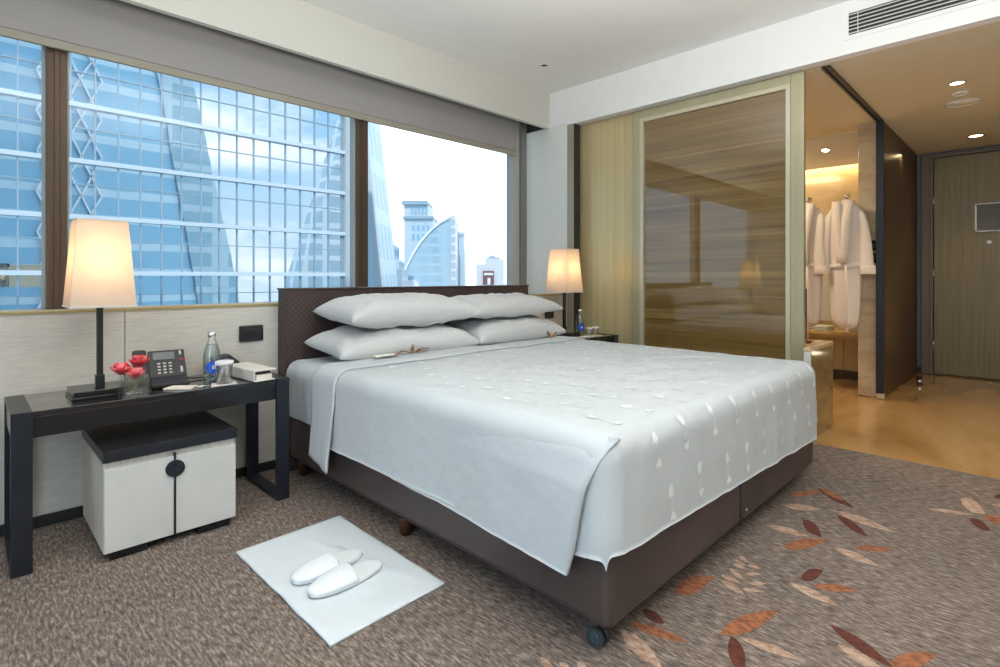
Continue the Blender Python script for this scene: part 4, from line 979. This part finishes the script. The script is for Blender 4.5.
cn = nt.nodes.new('ShaderNodeTexNoise'); cn.inputs['Scale'].default_value = 3.4; cn.inputs['Detail'].default_value = 8; cn.inputs['Roughness'].default_value = .55; nt.links.new(mp.outputs[0], cn.inputs['Vector'])
cr = nt.nodes.new('ShaderNodeValToRGB'); cr.color_ramp.elements[0].position = .49; cr.color_ramp.elements[1].position = .64; nt.links.new(cn.outputs[0], cr.inputs[0])
m1 = nt.nodes.new('ShaderNodeMixRGB'); nt.links.new(cr.outputs[0], m1.inputs[0]); nt.links.new(hr.outputs[0], m1.inputs[1]); m1.inputs[2].default_value = (1.15, 1.12, 1.12, 1)
dt = vm('DOT_PRODUCT', tc.outputs['Generated'], (.66, .74, 0))
wr = nt.nodes.new('ShaderNodeMapRange'); wr.interpolation_type = 'SMOOTHSTEP'; wr.inputs[1].default_value = .15; wr.inputs[2].default_value = .75; nt.links.new(dt.outputs['Value'], wr.inputs[0])
m2 = nt.nodes.new('ShaderNodeMixRGB'); nt.links.new(wr.outputs[0], m2.inputs[0]); nt.links.new(m1.outputs[0], m2.inputs[1]); m2.inputs[2].default_value = (2.3, 2.4, 2.5, 1)
nt.links.new(m2.outputs[0], bg.inputs[0]); bg.inputs[1].default_value = 1.0

# ------------------------------------------------------------------ lights
def area(name, loc, size, energy, color, rot=(0, 0, 0), sy=None, spread=PI):
    l = bpy.data.lights.new(name, 'AREA'); l.energy = energy; l.color = color; l.size = size; l.spread = spread
    if sy: l.shape = 'RECTANGLE'; l.size_y = sy
    o = bpy.data.objects.new(name, l); o.location = loc; o.rotation_euler = rot; COL.objects.link(o); return o
def spot(name, loc, energy, color, ang=1.6, size=.04, blend=.6):
    l = bpy.data.lights.new(name, 'SPOT'); l.energy = energy; l.color = color; l.spot_size = ang; l.spot_blend = blend; l.shadow_soft_size = size
    o = bpy.data.objects.new(name, l); o.location = loc; COL.objects.link(o); return o
sun = bpy.data.lights.new('sun', 'SUN'); sun.energy = 2.0; sun.angle = .01; sun.color = (1, .96, .9)
so = bpy.data.objects.new('sun', sun); so.rotation_euler = Vector((.55, .55, -.62)).to_track_quat('-Z', 'Y').to_euler(); COL.objects.link(so)
area('ceiling_fill', (.9, .1, H1-.03), 1.4, 3, (1, .98, .95), sy=1.4)  # added fill lamp over the room; no fixture is modelled
area('ceiling_fill', (2.9, -.7, H1-.03), 1.2, 4, (1, .93, .82), sy=1.2)  # second added fill, further right and out of view
area('uplight_fill', (1.1, .3, 1.7), 1.8, 120, (1, .99, .96), rot=(PI, 0, 0), sy=1.6)  # added upward lamp floating unseen in mid-room, brightens the ceiling
area('uplight_fill', (-.9, -1.2, 1.9), 1.4, 15, (1, .98, .95), rot=(PI, 0, 0), sy=1.2)  # weaker upward fill added behind the camera
area('side_daylight_fill', (XB+.04, 0, 1.55), 3.6, 66, (.72, .87, 1), rot=(0, -PI/2, 0), sy=2.0)  # added area lamp standing in for daylight at the unseen left window
spot('downlight_beam', (5.16, .415, H2-.02), 20, (1, .77, .48))
spot('downlight_beam', (7.21, .435, H2-.02), 16, (1, .77, .48), 1.5)
spot('downlight_beam', (6.40, 1.57, 2.40), 10, (1, .8, .55))
area('bath_fill', (5.1, 2.2, 2.5), .5, 22, (1, .82, .58))  # unseen lamp added to light the robes
l_ = bpy.data.lights.new('alcove_fill', 'POINT'); l_.energy = 7; l_.color = (1, .86, .68); l_.shadow_soft_size = .1; lo2 = bpy.data.objects.new('alcove_fill', l_); lo2.location = (6.45, 2.5, 1.9); COL.objects.link(lo2)  # added point lamp that brightens the alcove ceiling
area('alcove_cove', (6.80, 2.0, 2.36), .05, 12, (1, .72, .36), sy=2.2)
area('corridor_uplight', (6.0, -.35, .35), .3, 8, (1, .84, .58), rot=(PI, 0, 0), sy=2.0)  # area lamp low in the corridor, facing up

# ------------------------------------------------------------------ camera
cd = bpy.data.cameras.new('camera'); cam = bpy.data.objects.new('camera', cd); COL.objects.link(cam)
cam.location = (0, 0, 1.10); cam.rotation_euler = (PI/2, 0, -PI/4)
cd.sensor_fit = 'HORIZONTAL'; cd.sensor_width = 36; cd.lens = 36*.537
cd.shift_y = (278-333.5)/1000; cd.clip_start = .02; cd.clip_end = 5000
S.camera = cam
for o in COL.objects:
    if 'base' in o: del o['base']
vs = S.view_settings; vs.view_transform = 'Standard'; vs.look = 'None'; vs.exposure = 0.18; vs.gamma = 1; vs.use_curve_mapping = False
S.cycles.max_bounces = 10; S.cycles.transparent_max_bounces = 24; S.cycles.caustics_reflective = False; S.cycles.caustics_refractive = False
S.cycles.use_denoising = True; S.cycles.sample_clamp_indirect = 6
